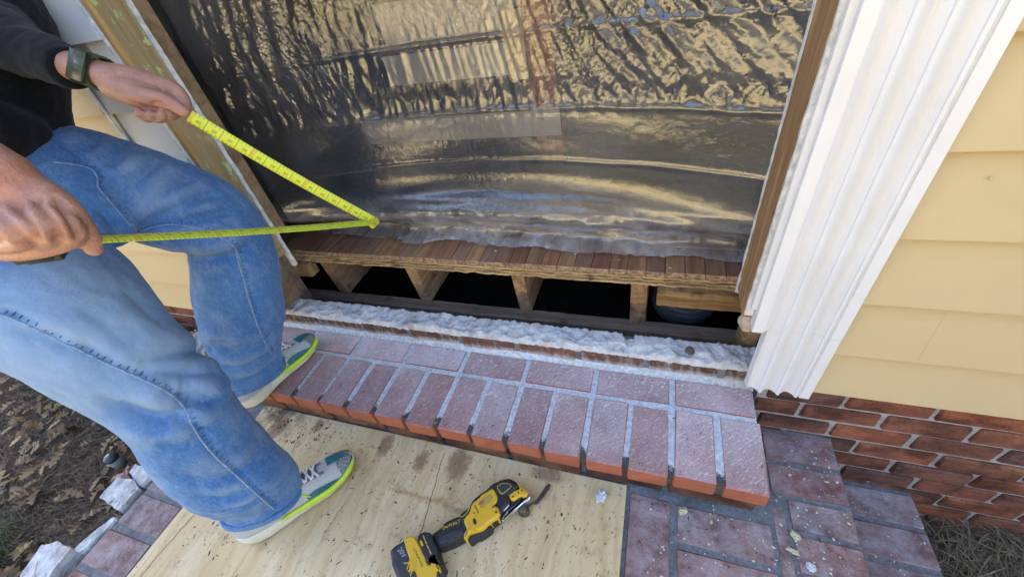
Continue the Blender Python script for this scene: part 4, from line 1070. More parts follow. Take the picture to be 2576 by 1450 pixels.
# wrist watch with olive strap
wc, wa = at(241, 181, 0.703), (at(262, 190, 0.70) - at(200, 168, 0.71)).normalized()
to_cam = (CAM - wc).normalized(); wn_ = (to_cam - wa * to_cam.dot(wa)).normalized(); wb = wa.cross(wn_)
M_STRAP = plain('olive woven strap', (0.075, 0.085, 0.03), 0.85, var=0.3, scale=220, bump=0.7, dist=0.002)
v = []; f = []; n = 40
for i in range(n):
    a = 2*math.pi*i/n
    for dr, dz in ((0.0, -0.018), (0.0035, -0.017), (0.0035, 0.017), (0.0, 0.018)):
        v.append(wc + (wn_*math.cos(a) + wb*math.sin(a)) * (0.0255 + dr) + wa*dz)
for i in range(n):
    for j in range(4): f.append((i*4+j, i*4+(j+1) % 4, ((i+1) % n)*4+(j+1) % 4, ((i+1) % n)*4+j))
watch = pyd('watch', v, f, M_STRAP, person, True)
bmw = bmesh.new(); bm_box(bmw, (-0.0225, -0.030, 0.0), (0.0225, 0.030, 0.010))
bmesh.ops.bevel(bmw, geom=bmw.edges[:], offset=0.005, segments=4, affect='EDGES')
for w in bmw.verts: w.co = wc + wa*w.co.x + wb*(w.co.y*0.95) + wn_*(0.0245 + w.co.z - 9.0*w.co.y**2)
from_bm('watch_face', bmw, plain('dark green watch glass', (0.07, 0.085, 0.055), 0.35, var=0.25, scale=60, bump=0.1), watch, True)

# --- shoes
M_MID = plain('cream midsole foam', (0.66, 0.60, 0.45), 0.8, var=0.15, scale=30, bump=0.35, dist=0.002)
M_LIME = plain('lime foam stripe', (0.52, 0.72, 0.03), 0.6, var=0.06, scale=40)
M_OUT = plain('black rubber outsole', (0.015, 0.015, 0.017), 0.7)
M_MESH = NT('grey shoe mesh'); p = M_MESH.pos()
M_MESH = M_MESH.fin(M_MESH.mix(M_MESH.ramp(M_MESH.voro(p, 700), [(0.3, 0), (0.5, 1)]), (0.52, 0.52, 0.505), (0.40, 0.405, 0.40)), 0.85, M_MESH.bump(M_MESH.voro(p, 700), 0.4, 0.001))
M_TEAL = plain('teal overlay', (0.025, 0.13, 0.15), 0.55, var=0.15, scale=60)
k = NT('perforated toe mesh'); p = k.pos()
M_TOE = k.fin(k.mix(k.ramp(k.voro(p, 260), [(0.32, 0), (0.42, 1)]), (0.03, 0.035, 0.04), (0.24, 0.25, 0.24)), 0.7)
M_STAY = plain('dark grey eyestay', (0.15, 0.155, 0.165), 0.6)
M_LACE = plain('white lace', (0.74, 0.73, 0.70), 0.8, var=0.05, scale=200, bump=0.5)
def interp(x, X, Y): return float(np.interp(x, X, Y))
def shoe(heel, toe, z, side, label):
    heel = Vector((heel[0], heel[1], z)); toe = Vector((toe[0], toe[1], z)); Ls = (toe - heel).length
    t = (toe - heel).normalized(); w = Vector((0, 0, 1)).cross(t)     # w points to the wearer's left
    root = None
    Wd = lambda s_: interp(s_, [0, .03, .08, .2, .38, .55, .72, .85, .94, .985, 1], [.010, .024, .034, .040, .038, .043, .050, .046, .033, .018, .004])
    Zb = lambda s_: interp(s_, [0, .06, .14, .7, .85, 1], [.014, .005, 0, 0, .006, .022])
    Zm = lambda s_: interp(s_, [0, .1, .3, .6, .8, .93, 1], [.050, .047, .043, .036, .034, .038, .044])
    Zt = lambda s_: interp(s_, [0, .06, .15, .3, .42, .55, .7, .85, .95, 1], [.095, .105, .11, .115, .112, .100, .082, .070, .060, .048])
    cl = lambda s_: side * interp(s_, [0, .35, .7, 1], [0, .004, -.003, -.012])
    P = lambda s_, y, zz: heel + t*(s_*Ls) + w*(y + cl(s_)) + Vector((0, 0, zz))
    S = [i/44 for i in range(45)]
    def ring_mesh(name, rows, mat, parent, close=True):
        v = [q for r in rows for q in r]; m = len(rows[0]); f = []
        for i in range(len(rows)-1):
            for j in range(m if close else m-1):
                f.append((i*m+j, i*m+(j+1) % m, (i+1)*m+(j+1) % m, (i+1)*m+j))
        if close: f.append(tuple(range(m))[::-1]); f.append(tuple((len(rows)-1)*m+j for j in range(m)))
        return pyd(name, v, f, mat, parent, True)
    def sole_rows(za, zb, ga, gb, bul=0.004):
        rows = []
        for s_ in S:
            W0 = Wd(s_); a, b_ = za(s_), zb(s_); r = []
            for q in range(7):
                u = q/6; yy = W0 + ga + (gb-ga)*u + bul*math.sin(math.pi*u); r.append(P(s_, yy, a + (b_-a)*u))
            for q in range(7):
                u = 1 - q/6; yy = W0 + ga + (gb-ga)*u + bul*math.sin(math.pi*u); r.append(P(s_, -yy, a + (b_-a)*u))
            rows.append(r)
        return rows
    upper_rows = []
    def U(s_, th, off=0.0):
        W0, zm, zt = Wd(s_) - 0.001, Zm(s_) - 0.004, Zt(s_)
        cy, sy = math.cos(th), math.sin(th)
        y = math.copysign(abs(cy)**0.72, cy) * W0 * (1 - 0.22*max(0, sy)**1.5 * (1 if s_ < 0.75 else 0.6)); zz = zm + (zt - zm) * max(0, sy)**0.8
        n = Vector((0, 0, 1))*max(0.05, sy) + w*cy
        return P(s_, y, zz) + n.normalized()*off
    for s_ in S: upper_rows.append([U(s_, math.pi*j/24) for j in range(25)])
    sh = ring_mesh('shoe', upper_rows, M_MESH, person)
    ring_mesh('midsole', sole_rows(lambda s_: Zb(s_) + 0.006, Zm, 0.003, 0.001), M_MID, sh)
    ring_mesh('outsole', sole_rows(lambda s_: Zb(s_), lambda s_: Zb(s_) + 0.0075, 0.0 - 0.003, 0.001, 0.001), M_OUT, sh)
    # lime stripe along the top of the midsole
    for sg in (-1, 1):
        rows = []
        for i in range(40):
            s_ = 0.34 + 0.64*i/39; fade = min(1, (s_-0.34)*5)
            zt_, hgt = Zm(s_), 0.012*fade + 0.003
            rows.append([P(s_, sg*(Wd(s_) + o_), zt_ - hgt + hh) for o_, hh in ((0.004, 0.0), (0.0085, 0.001), (0.0072, hgt*0.6), (0.0042, hgt+0.0012), (0.0, hgt+0.001))])
        ring_mesh('foam_stripe', rows, M_LIME, sh, False)
    def patch(name, s0, s1, t0, t1, mat, off, ns=14, nt=14, shape=None):
        rows = []
        for i in range(ns+1):
            a = i/ns; r = []
            for j in range(nt+1):
                b_ = j/nt; ss, tt = s0 + (s1-s0)*a, t0 + (t1-t0)*b_
                if shape: ss, tt = shape(a, b_)
                r.append(U(min(0.999, ss), tt, off))
            rows.append(r)
        return ring_mesh(name, rows, mat, sh, False)
    patch('toe_mesh', 0.86, 0.985, 0.12, math.pi - 0.12, M_TOE, 0.0008, 14, 22)
    patch('toe_overlay', 0, 0, 0, 0, M_TEAL, 0.0016, 12, 10, lambda a, b_: (0.80 + 0.15*a, 1.45 + 0.7*b_*(1 - 0.35*a) if side > 0 else math.pi - 1.45 - 0.7*b_*(1 - 0.35*a)))
    for sg in (0, 1):
        g_ = (lambda th: th) if sg == 0 else (lambda th: math.pi - th)
        patch('side_overlay', 0, 0, 0, 0, M_TEAL, 0.0014, 20, 5, lambda a, b_, g_=g_: (0.56 + 0.34*a, g_(0.06 + b_*(0.32*math.sin(math.pi*min(1, a*1.15 + 0.1))**0.7 + 0.05))))
        patch('eyestay', 0, 0, 0, 0, M_STAY, 0.0016, 14, 4, lambda a, b_, g_=g_: (0.46 + 0.30*a, g_(1.02 + 0.10*a + 0.22*b_)))
        patch('toe_bumper', 0, 0, 0, 0, M_OUT, 0.002, 10, 4, lambda a, b_, g_=g_: (0.93 + 0.065*a, g_(0.02 + 0.55*b_*a)))
    patch('tongue', 0.30, 0.72, 1.28, math.pi - 1.28, M_STAY, 0.0006, 12, 8)
    for i in range(5):                                    # crossed laces
        s0 = 0.47 + i*0.05
        for sg in (0, 1):
            A = [U(s0 + 0.045*u, (1.12 + (math.pi - 2.24)*u) if sg == 0 else (math.pi - 1.12 - (math.pi - 2.24)*u), 0.0042 + 0.0015*sg) for u in [q/8 for q in range(9)]]
            tube('lace', A, [(0.0036, 0.0016)]*len(A), M_LACE, sh, 8)
    return sh, U, sh
sA, UA, _ = shoe((-1.262, -0.386), (-1.052, -0.098), ZP, -1, None)
sB, UB, _ = shoe((-1.462, -0.078), (-1.414, 0.246), 0.0, 1, None)
# printing on the uppers
def text_mesh(txt, size):
    cu = bpy.data.curves.new('t', 'FONT'); cu.body = txt; cu.size = size; cu.align_x = 'CENTER'; cu.align_y = 'CENTER'; cu.resolution_u = 2
    o = bpy.data.objects.new('t', cu); COL.objects.link(o)
    dg = bpy.context.evaluated_depsgraph_get(); me = bpy.data.meshes.new_from_object(o.evaluated_get(dg)); bpy.data.objects.remove(o)
    return me
def print_on(name, txt, size, fn, mat, parent, sub=0):
    me = text_mesh(txt, size)
    for q in me.vertices: q.co = fn(q.co.x, q.co.y)
    me.update(); return link_mesh(name, me, mat, parent)
M_PRN = plain('pale green print', (0.19, 0.24, 0.19), 0.7, var=0.1)
M_PRD = plain('dark print', (0.012, 0.03, 0.035), 0.6, var=0.1)
print_on('print', 'TEX', 0.030, lambda x, y: UB(min(.95, 0.53 + x/0.33), math.pi - 0.62 - (y/0.036) if False else (math.pi - 0.55 - (y/0.045)), 0.0022), M_PRN, sB)
print_on('print', 'GORE-TEX', 0.0095, lambda x, y: UA(min(.95, 0.72 + x/0.36), math.pi - 0.24 - (y/0.045), 0.0024), M_PRD, sA)
# swoosh-like curved lime line near the heel of the front shoe
pts = [UA(0.36 + 0.22*u, math.pi - (0.10 + 0.9*math.sin(u*math.pi*0.62)**1.3), 0.0025) for u in [q/14 for q in range(15)]]
tube('piping', pts, [(0.0028, 0.0012)]*15, M_LIME, sA, 6)
pts = [UA(0.50 + 0.09*u, math.pi - (0.82 - 0.62*u), 0.0025) for u in [q/8 for q in range(9)]]
tube('piping', pts, [(0.0028, 0.0012)]*9, M_LIME, sA, 6)

# ---------------------------------------------------------------- tape measure
k = NT('yellow tape blade'); p = k.obj(); s = k.sep(p)
M_TAPE = NT('yellow tape blade')
def tape_strip(name, A, B, wA, up, nseg, tick_side):
    """ribbon from A to B, slightly cupped; printed ticks are thin dark strips"""
    pass
tapeA, tapeB, tapeC = at(474, 291, 0.70), at(938, 556, 0.93), at(238, 598, 0.535)
k = M_TAPE; uvn = k.n('ShaderNodeAttribute'); uvn.attribute_name = 'along'; al = uvn.outputs['Fac']
uvw = k.n('ShaderNodeAttribute'); uvw.attribute_name = 'across'; ac = uvw.outputs['Fac']
fr1 = k.math('FRACT', k.math('MULTIPLY', al, 39.37*4)); tick = k.math('MULTIPLY', k.math('LESS_THAN', fr1, 0.16), k.math('LESS_THAN', k.math('ABSOLUTE', k.math('SUBTRACT', ac, 0.5)), 0.5))
edge = k.math('GREATER_THAN', k.math('ABSOLUTE', k.math('SUBTRACT', ac, 0.5)), 0.28)
inch = k.math('LESS_THAN', k.math('FRACT', k.math('MULTIPLY', al, 39.37)), 0.05)
num = k.math('MULTIPLY', k.math('LESS_THAN', k.math('ABSOLUTE', k.math('SUBTRACT', k.math('FRACT', k.math('MULTIPLY', al, 39.37)), 0.62)), 0.16), k.math('LESS_THAN', k.math('ABSOLUTE', k.math('SUBTRACT', ac, 0.56)), 0.13))
num = k.math('MULTIPLY', num, k.ramp(k.noise(p, 260, 1), [(0.45, 0), (0.5, 1)]))
dk = k.math('MAXIMUM', k.math('MAXIMUM', k.math('MULTIPLY', tick, edge), inch), num)
redm = k.math('LESS_THAN', k.math('FRACT', k.math('MULTIPLY', al, 39.37/12*3.0)), 0.07)
c = k.mix(dk, (0.58, 0.66, 0.05), (0.22, 0.23, 0.03)); c = k.mix(k.math('MULTIPLY', redm, 0.35), c, (0.6, 0.16, 0.04))
M_TAPE = k.fin(c, 0.38, None, spec=0.5)
tape = thing('tape_measure', tapeB, 'yellow steel tape stretched from both hands and bent at its tip over the floor', 'tape measure')
def ribbon(name, pts, wdirs, width, cup, parent, mat, s0=0.0):
    v = []; f = []; al = []; ac = []; m = 9; acc = s0
    for i, q in enumerate(pts):
        if i: acc += (pts[i]-pts[i-1]).length
        t = (pts[min(i+1, len(pts)-1)] - pts[max(0, i-1)]).normalized(); wd = (wdirs[i] - t*wdirs[i].dot(t)).normalized(); nn = t.cross(wd)
        for j in range(m):
            u = j/(m-1) - 0.5
            v.append(q + wd*(u*width) + nn*(cup*4*(u*u)))
            al.append(acc); ac.append(u + 0.5)
    for i in range(len(pts)-1):
        for j in range(m-1): f.append((i*m+j, i*m+j+1, (i+1)*m+j+1, (i+1)*m+j))
    o = pyd(name, v, f, mat, parent, True)
    for nm, arr in (('along', al), ('across', ac)):
        a = o.data.attributes.new(nm, 'FLOAT', 'POINT'); a.data.foreach_set('value', arr)
    sm = o.modifiers.new('thick', 'SOLIDIFY'); sm.thickness = 0.0004
    return o
def lerp(a, b, t): return a + (b - a) * t
n = 40
mid = [lerp(tapeA, tapeB, i/n) + Vector((0, 0, -0.006*math.sin(math.pi*i/n))) for i in range(n+1)]
vdir = [(ray(700, 420).cross((tapeB - tapeA)).normalized()*0.9 + ray(700, 420).normalized()*0.35).normalized() for _ in mid]
ribbon('blade', mid, vdir, 0.0225, 0.0022, tape, M_TAPE)
mid = [lerp(tapeB, tapeC, i/n) + Vector((0, 0, -0.004*math.sin(math.pi*i/n))) for i in range(n+1)]
d0 = ray(600, 580).cross(tapeC - tapeB).normalized()
vdir = [(d0*(0.42 - 0.1*i/n) + ray(600, 580).normalized()*0.9).normalized() for i in range(n+1)]
ribbon('blade', mid, vdir, 0.0275, 0.0020, tape, M_TAPE, 0.9)
M_STEEL = plain('hook steel', (0.50, 0.48, 0.30), 0.35, 0.7)
b = bmesh.new(); bm_box(b, (-0.004, -0.013, -0.012), (0.006, 0.013, 0.004)); bmesh.ops.bevel(b, geom=b.edges[:], offset=0.0015, segments=2, affect='EDGES')
from_bm('end_hook', b, plain('yellow hook', (0.55, 0.50, 0.05), 0.4), tape, loc=tapeB)
# case, inside the right hand
cq = at(70, 606, 0.60)
b = bmesh.new(); bm_box(b, (-0.036, -0.022, -0.036), (0.036, 0.022, 0.036)); bmesh.ops.bevel(b, geom=b.edges[:], offset=0.012, segments=3, affect='EDGES')
from_bm('tape_case', b, plain('dark olive tape case', (0.05, 0.055, 0.03), 0.5), tape, True, loc=cq, rot=(0.2, 0.1, 0.5))

# ---------------------------------------------------------------- oscillating multi-tool
def zt(x, y, z=-0.105):
    return on_z((1500 + x/3.357) * 0.64375, (1820 + y/3.357) * 0.64375, z)
M_YEL = plain('yellow tool plastic', (0.72, 0.42, 0.025), 0.42, var=0.04, scale=30, bump=0.08)
M_BLK = plain('black tool rubber', (0.018, 0.019, 0.021), 0.6, var=0.2, scale=60, bump=0.25)
M_BLK2 = plain('charcoal battery plastic', (0.035, 0.037, 0.042), 0.55, var=0.15, scale=60, bump=0.2)
M_CHR = plain('chrome lever', (0.62, 0.63, 0.66), 0.25, 0.85, var=0.06)
M_BLADE = plain('worn blade steel', (0.10, 0.08, 0.06), 0.5, 0.6, var=0.3, scale=80)
M_LABEL = plain('gold label', (0.42, 0.30, 0.07), 0.5, var=0.3, scale=180)
M_REDP = plain('red label print', (0.45, 0.06, 0.03), 0.6)
M_GREY = plain('grey print', (0.40, 0.42, 0.45), 0.6, var=0.05)
tool = thing('multi_tool', tuple(zt(1200, 800, ZP)), 'yellow and black cordless multi-tool lying on the plywood', 'power tool')
def part(name, poly, z0, z1, mat, bev=0.004, parent=None, mapz=None, segs=3):
    # round the outline a little, keep it in order
    P = [np.array(p, float) for p in poly]; out = []
    for i in range(len(P)):
        a, b_ = P[i], P[(i+1) % len(P)]
        out += [a*0.82 + b_*0.18, a*0.18 + b_*0.82]
    zz = mapz if mapz is not None else z1 - 0.006
    return slab(name, [zt(p[0], p[1], zz) for p in out], z0, z1, mat, parent or tool, bev, segs)
g0 = ZP + 0.001
bat = part('battery', [(75, 1120), (130, 1050), (280, 965), (400, 925), (560, 1240), (640, 1215), (700, 1240), (760, 1320), (745, 1480), (760, 1640), (560, 1760), (330, 1800), (180, 1500), (105, 1260)], g0, ZP + 0.056, M_BLK2, 0.010)
part('battery_shell', [(262, 962), (350, 915), (425, 935), (560, 1250), (590, 1298), (622, 1285), (628, 1225), (668, 1205), (690, 1240), (742, 1320), (748, 1400), (700, 1360), (692, 1480), (700, 1600), (560, 1660), (420, 1600), (330, 1440), (345, 1230), (300, 1080)], ZP + 0.040, ZP + 0.060, M_YEL, 0.004, bat)
part('battery_badge', [(320, 1440), (345, 1390), (410, 1370), (440, 1440), (470, 1620), (390, 1660), (330, 1560)], ZP + 0.050, ZP + 0.0615, M_BLK2, 0.002, bat)
part('foot', [(425, 935), (520, 858), (605, 868), (645, 925), (690, 1080), (722, 1200), (772, 1290), (750, 1350), (700, 1245), (665, 1198), (622, 1225), (612, 1280), (588, 1292), (560, 1245)], g0, ZP + 0.062, M_BLK, 0.006)
part('handle', [(612, 895), (740, 805), (790, 730), (960, 648), (1045, 665), (1105, 835), (1060, 915), (900, 1000), (705, 1078), (650, 1000)], ZP + 0.003, ZP + 0.050, M_BLK, 0.014)
part('handle_grip', [(690, 930), (830, 850), (1040, 770), (1085, 840), (1050, 900), (880, 980), (715, 1050)], ZP + 0.012, ZP + 0.0525, M_BLK2, 0.008)
part('body', [(960, 650), (1105, 545), (1170, 430), (1290, 338), (1430, 250), (1550, 165), (1650, 153), (1745, 205), (1772, 275), (1640, 385), (1655, 450), (1640, 505), (1560, 590), (1525, 660), (1410, 740), (1200, 850), (1060, 900)], ZP + 0.001, ZP + 0.052, M_BLK, 0.012)
shell = part('body_shell', [(1050, 695), (1130, 600), (1150, 500), (1270, 400), (1400, 305), (1440, 298), (1492, 400), (1488, 455), (1448, 520), (1500, 540), (1528, 645), (1380, 742), (1290, 832), (1180, 862), (1110, 884), (1078, 965), (1045, 945), (1050, 885), (1092, 832), (1052, 735)], ZP + 0.010, ZP + 0.058, M_YEL, 0.006)
part('switch_guard', [(1085, 905), (1150, 855), (1250, 850), (1395, 737), (1420, 790), (1402, 832), (1272, 922), (1200, 942), (1130, 1002), (1082, 965)], ZP + 0.001, ZP + 0.040, M_BLK, 0.006)
part('nose', [(1640, 378), (1735, 325), (1790, 290), (1745, 228), (1775, 222), (1892, 350), (1870, 398), (1832, 412), (1800, 388), (1702, 452), (1662, 448)], ZP + 0.012, ZP + 0.049, M_YEL, 0.004)
part('gear_case', [(1560, 560), (1640, 480), (1710, 445), (1800, 385), (1835, 412), (1780, 480), (1680, 560), (1570, 640)], ZP + 0.006, ZP + 0.038, M_BLK, 0.005)
part('clamp_lever', [(1548, 705), (1570, 650), (1640, 588), (1760, 480), (1860, 420), (1878, 362), (1916, 362), (1928, 410), (1900, 452), (1830, 492), (1740, 572), (1640, 622), (1582, 672), (1560, 738)], ZP + 0.018, ZP + 0.040, M_CHR, 0.004)
part('lever_pin', [(1590, 430), (1620, 405), (1640, 440), (1630, 480), (1650, 520), (1570, 600), (1555, 585), (1615, 510)], ZP + 0.024, ZP + 0.045, M_CHR, 0.002)
ring_ = [(1830 + 78*math.cos(a), 572 + 66*math.sin(a)) for a in np.linspace(0, 2*math.pi, 20)[:-1]]
part('blade_boss', ring_, ZP + 0.002, ZP + 0.026, M_BLADE, 0.003)
part('boss_screw', [(1830 + 46*math.cos(a), 578 + 38*math.sin(a)) for a in np.linspace(0, 2*math.pi, 16)[:-1]], ZP + 0.024, ZP + 0.031, plain('bronze screw', (0.20, 0.14, 0.09), 0.5, 0.5), 0.002)
part('saw_blade', [(1880, 520), (1945, 488), (2010, 438), (2055, 370), (2148, 232), (2198, 252), (2085, 420), (2012, 505), (1950, 505), (1900, 545)], ZP + 0.010, ZP + 0.0135, M_BLADE, 0.0008)
top = ZP + 0.058
part('label_plate', [(1222, 488), (1390, 348), (1442, 418), (1280, 560)], top - 0.001, top + 0.0008, M_LABEL, 0.0003, shell, top)
part('label_print', [(1236, 488), (1300, 436), (1322, 464), (1256, 512)], top, top + 0.0013, M_REDP, 0.0002, shell, top)
rim = part('window_rim', [(1474, 282), (1548, 222), (1655, 230), (1682, 276), (1548, 392)], ZP + 0.049, ZP + 0.0532, M_LABEL, 0.001)
part('window_mesh', [(1486, 284), (1553, 236), (1648, 240), (1666, 276), (1552, 372)], ZP + 0.050, ZP + 0.0545, M_BLK2, 0.001, rim)
part('recess', [(1190 + 24*math.cos(a) + 8*math.sin(a), 722 + 44*math.sin(a)) for a in np.linspace(0, 2*math.pi, 16)[:-1]], top - 0.001, top + 0.0008, M_BLK, 0.0003, shell, top)
for i in range(5):
    x0, y0 = 1188 + i*11, 508 + i*22
    part('vent_slot', [(x0-8, y0+12), (x0+10, y0-8), (x0+16, y0+2), (x0-2, y0+22)], top - 0.001, top + 0.0007, M_BLK, 0.0002, shell, top)
def screw(x, y, z, r=12, mat=None, par=None):
    part('screw', [(x + r*math.cos(a), y + r*math.sin(a)) for a in np.linspace(0, 2*math.pi, 10)[:-1]], z - 0.002, z + 0.0008, mat or M_BLK, 0.0004, par, z)
screw(1470, 597, top, 15, None, shell); screw(1180, 612, top, 13, M_REDP, shell); screw(1690, 395, ZP + 0.049); screw(1765, 345, ZP + 0.049); screw(1810, 315, ZP + 0.049); screw(1892, 385, ZP + 0.040); screw(662, 1252, ZP + 0.060, 14, M_REDP, bat)
part('seam_line', [(1405, 545), (1468, 492), (1472, 500), (1410, 553)], top - 0.001, top + 0.0007, M_BLK, 0.0002, shell, top)
part('trim_stripe', [(985, 640), (1030, 668), (1095, 605), (1130, 520), (1140, 526), (1106, 616), (1036, 680), (980, 652)], ZP + 0.05, ZP + 0.0528, M_LABEL, 0.0004)
part('fuel_gauge', [(475, 985), (500, 972), (528, 1040), (502, 1058)], ZP + 0.058, ZP + 0.0632, M_YEL, 0.0006)
for i in range(4):
    x0, y0 = 512 + i*27, 918 + i*62
    part('release_rib', [(x0, y0), (x0+16, y0-8), (x0+40, y0+48), (x0+24, y0+56)], ZP + 0.058, ZP + 0.0636, M_LABEL, 0.0006)
def tool_text(txt, size, x0, y0, x1, y1, z, mat, par):
    a, b_ = zt(x0, y0, z), zt(x1, y1, z); d = (b_ - a); d.z = 0; d.normalize(); nrm = Vector((-d.y, d.x, 0)); mid_ = (a + b_)/2
    print_on('print', txt, size, lambda x, y: Vector((mid_.x, mid_.y, z)) + d*x + nrm*y, mat, par)
tool_text('20V', 0.017, 190, 1060, 275, 1200, ZP + 0.0564, M_GREY, bat)
tool_text('XR', 0.030, 300, 1230, 385, 1400, ZP + 0.0625, M_YEL, bat)
tool_text('LITHIUM ION', 0.0085, 385, 1060, 515, 1330, ZP + 0.0604, M_BLK, bat)
tool_text('DeWALT', 0.0125, 785, 805, 985, 720, ZP + 0.0509, M_YEL, tool)

# ---------------------------------------------------------------- odds and ends
def chunk(name, loc, r, mat, label, cat, sc=(1, 1, 1), seed=0, sub=3, group=None, rough=0.75):
    b = bmesh.new(); bmesh.ops.create_icosphere(b, subdivisions=sub, radius=r)
    for w in b.verts:
        n_ = w.co.normalized(); w.co *= 1 + rough*noise.noise(n_*1.6 + Vector((seed, 0, 0))) + 0.5*rough*noise.noise(n_*5 + Vector((seed, 3, 0))) + 0.2*rough*noise.noise(n_*13 + Vector((seed, 5, 0)))
        w.co = Vector((w.co.x*sc[0], w.co.y*sc[1], w.co.z*sc[2]))
    return tag(from_bm(name, b, mat, None, sub > 3, loc=loc, rot=(0, 0, seed)), label, cat, group)
def lump_slab(name, poly, z0, z1, mat, label, cat, seed):
    """broken flat piece: polygon subdivided with a rough top"""
    bm = bmesh.new(); fce = bm.faces.new([bm.verts.new((p[0], p[1], z0)) for p in poly])
    r = bmesh.ops.extrude_face_region(bm, geom=[fce])
    for g in r['geom']:
        if isinstance(g, bmesh.types.BMVert): g.co.z = z1
    bmesh.ops.triangulate(bm, faces=bm.faces[:])
    for _ in range(4): bmesh.ops.subdivide_edges(bm, edges=[e for e in bm.edges if e.calc_length() > 0.012], cuts=1)
    bmesh.ops.triangulate(bm, faces=bm.faces[:])
    for w in bm.verts:
        a = noise.noise(w.co*35 + Vector((seed, 0, 0))); b_ = noise.noise(w.co*110 + Vector((seed, 4, 0)))
        w.co += Vector((0.006*a + 0.003*b_, 0.006*noise.noise(w.co*35 + Vector((seed, 9, 0))), (0.008*a + 0.004*b_) if w.co.z > (z0+z1)/2 else 0))
    return tag(from_bm(name, bm, mat, None), label, cat)
ZC = ZL + 0.0
lump_slab('mortar_chunk', [on_z(a, b_, ZC) for a, b_ in ((256, 1255), (300, 1205), (345, 1208), (352, 1230), (322, 1268), (302, 1287), (285, 1268))], ZL - 0.07, ZC + 0.012, M_CRUST, 'jagged flat white mortar slab at the left rim of the landing', 'mortar', 3)
lump_slab('mortar_chunk', [on_z(a, b_, ZC) for a, b_ in ((328, 1190), (345, 1168), (362, 1175), (385, 1158), (402, 1178), (380, 1198), (355, 1222))], ZL - 0.07, ZC + 0.008, M_CRUST, 'small lumpy mortar piece beside the jeans at the left rim', 'mortar', 5)
lump_slab('mortar_chunk', [on_z(a, b_, ZC) for a, b_ in ((60, 1450), (115, 1372), (150, 1366), (188, 1380), (150, 1430), (125, 1470), (60, 1500))], ZL - 0.06, ZC + 0.014, M_CRUST, 'broad white mortar slab in the bottom left corner', 'mortar', 8)
lump_slab('mortar_smear', [on_z(a, b_, ZC) for a, b_ in ((190, 1378), (215, 1355), (262, 1318), (288, 1300), (296, 1303), (262, 1335), (222, 1372), (200, 1390))], ZL - 0.02, ZC + 0.004, M_CRUST, 'thin mortar smear along the left edge of the landing bricks', 'mortar', 12)
q = on_z(295, 1160, -0.42)
garden = thing('garden_light', (q.x, q.y, ZG), 'small dark round garden light standing in the pine straw', 'garden light')
b = bmesh.new(); bmesh.ops.create_uvsphere(b, u_segments=24, v_segments=14, radius=0.028)
for w in b.verts: w.co.z *= 0.75
from_bm('cap', b, plain('dark glossy cap', (0.03, 0.045, 0.05), 0.25), garden, True, loc=(q.x, q.y, ZG + 0.115))
b = bmesh.new(); bmesh.ops.create_cone(b, cap_ends=True, segments=20, radius1=0.022, radius2=0.028, depth=0.05)
from_bm('lens', b, plain('cloudy lens', (0.20, 0.20, 0.20), 0.3), garden, True, loc=(q.x, q.y, ZG + 0.075))
b = bmesh.new(); bmesh.ops.create_cone(b, cap_ends=True, segments=10, radius1=0.006, radius2=0.008, depth=0.09)
from_bm('stake', b, M_BLK, garden, True, loc=(q.x, q.y, ZG + 0.01))
q = on_z(312, 1190, -0.40)
chunk('brick_lump', (q.x, q.y, -0.42), 0.030, plain('pink brick rubble', (0.42, 0.25, 0.22), 0.9, var=0.3, scale=60), 'pinkish broken brick lump below the dark garden light', 'brick lump', (1.2, 0.9, 1), 2)
# steel bracket
q = on_z(455, 1245, ZL)
br = NT('blue grey steel'); br = br.fin((0.10, 0.16, 0.20), 0.4, None, 0.7)
b = bmesh.new(); bm_box(b, (-0.012, -0.03, 0), (0.012, 0.03, 0.003)); bm_box(b, (-0.012, 0.0275, 0.0031), (0.012, 0.0305, 0.06))
tag(from_bm('steel_bracket', b, br, None, loc=(q.x, q.y + 0.01, ZL + 0.001), rot=(0, 0, 0.5)), 'blue grey angle bracket beside the jeans on the landing bricks', 'bracket')
q0, q1 = on_z(352, 1160, -0.30), on_z(382, 1095, -0.20)
tag(tube('garden_stake', [q0, lerp(q0, q1, 0.5) + Vector((0, 0, 0.005)), q1], 0.005, plain('green stake', (0.02, 0.12, 0.10), 0.5), None, 8), 'thin green stake leaning behind the mortar pieces', 'stake')
# crumpled black plastic and a grey bag left of the step
def crumple(name, lo, hi, hfun, mat, label, seed, n=60):
    v = []; f = []
    for i in range(n+1):
        for j in range(n+1):
            x = lo[0] + (hi[0]-lo[0])*i/n; y = lo[1] + (hi[1]-lo[1])*j/n
            e = 0.03*noise.noise(Vector((x*6, y*6, seed)))
            z = hfun(i/n, j/n) + 0.035*noise.noise(Vector((x*9, y*9, seed))) + 0.03*abs(noise.noise(Vector((x*16, y*12, seed+4)))) + 0.008*noise.noise(Vector((x*45, y*45, seed)))
            v.append((x + e, y + (e if 0.02 < j/n < 0.98 else 0), z))
    for i in range(n):
        for j in range(n): f.append((i*(n+1)+j, (i+1)*(n+1)+j, (i+1)*(n+1)+j+1, i*(n+1)+j+1))
    return tag(pyd(name, v, f, mat, None, True), label, 'plastic')
k = NT('black builders plastic'); pp = k.pos()
M_BPL = k.fin((0.028, 0.03, 0.034), 0.26, k.bump(k.noise(pp, 30, 4, 0.6), 0.5, 0.008))
k = NT('grey translucent bag'); pp = k.pos()
M_BAG = k.fin(k.mix(k.noise(pp, 14, 4), (0.10, 0.10, 0.11), (0.30, 0.29, 0.31)), 0.4, k.bump(k.noise(pp, 40, 4, 0.6), 0.5, 0.006))
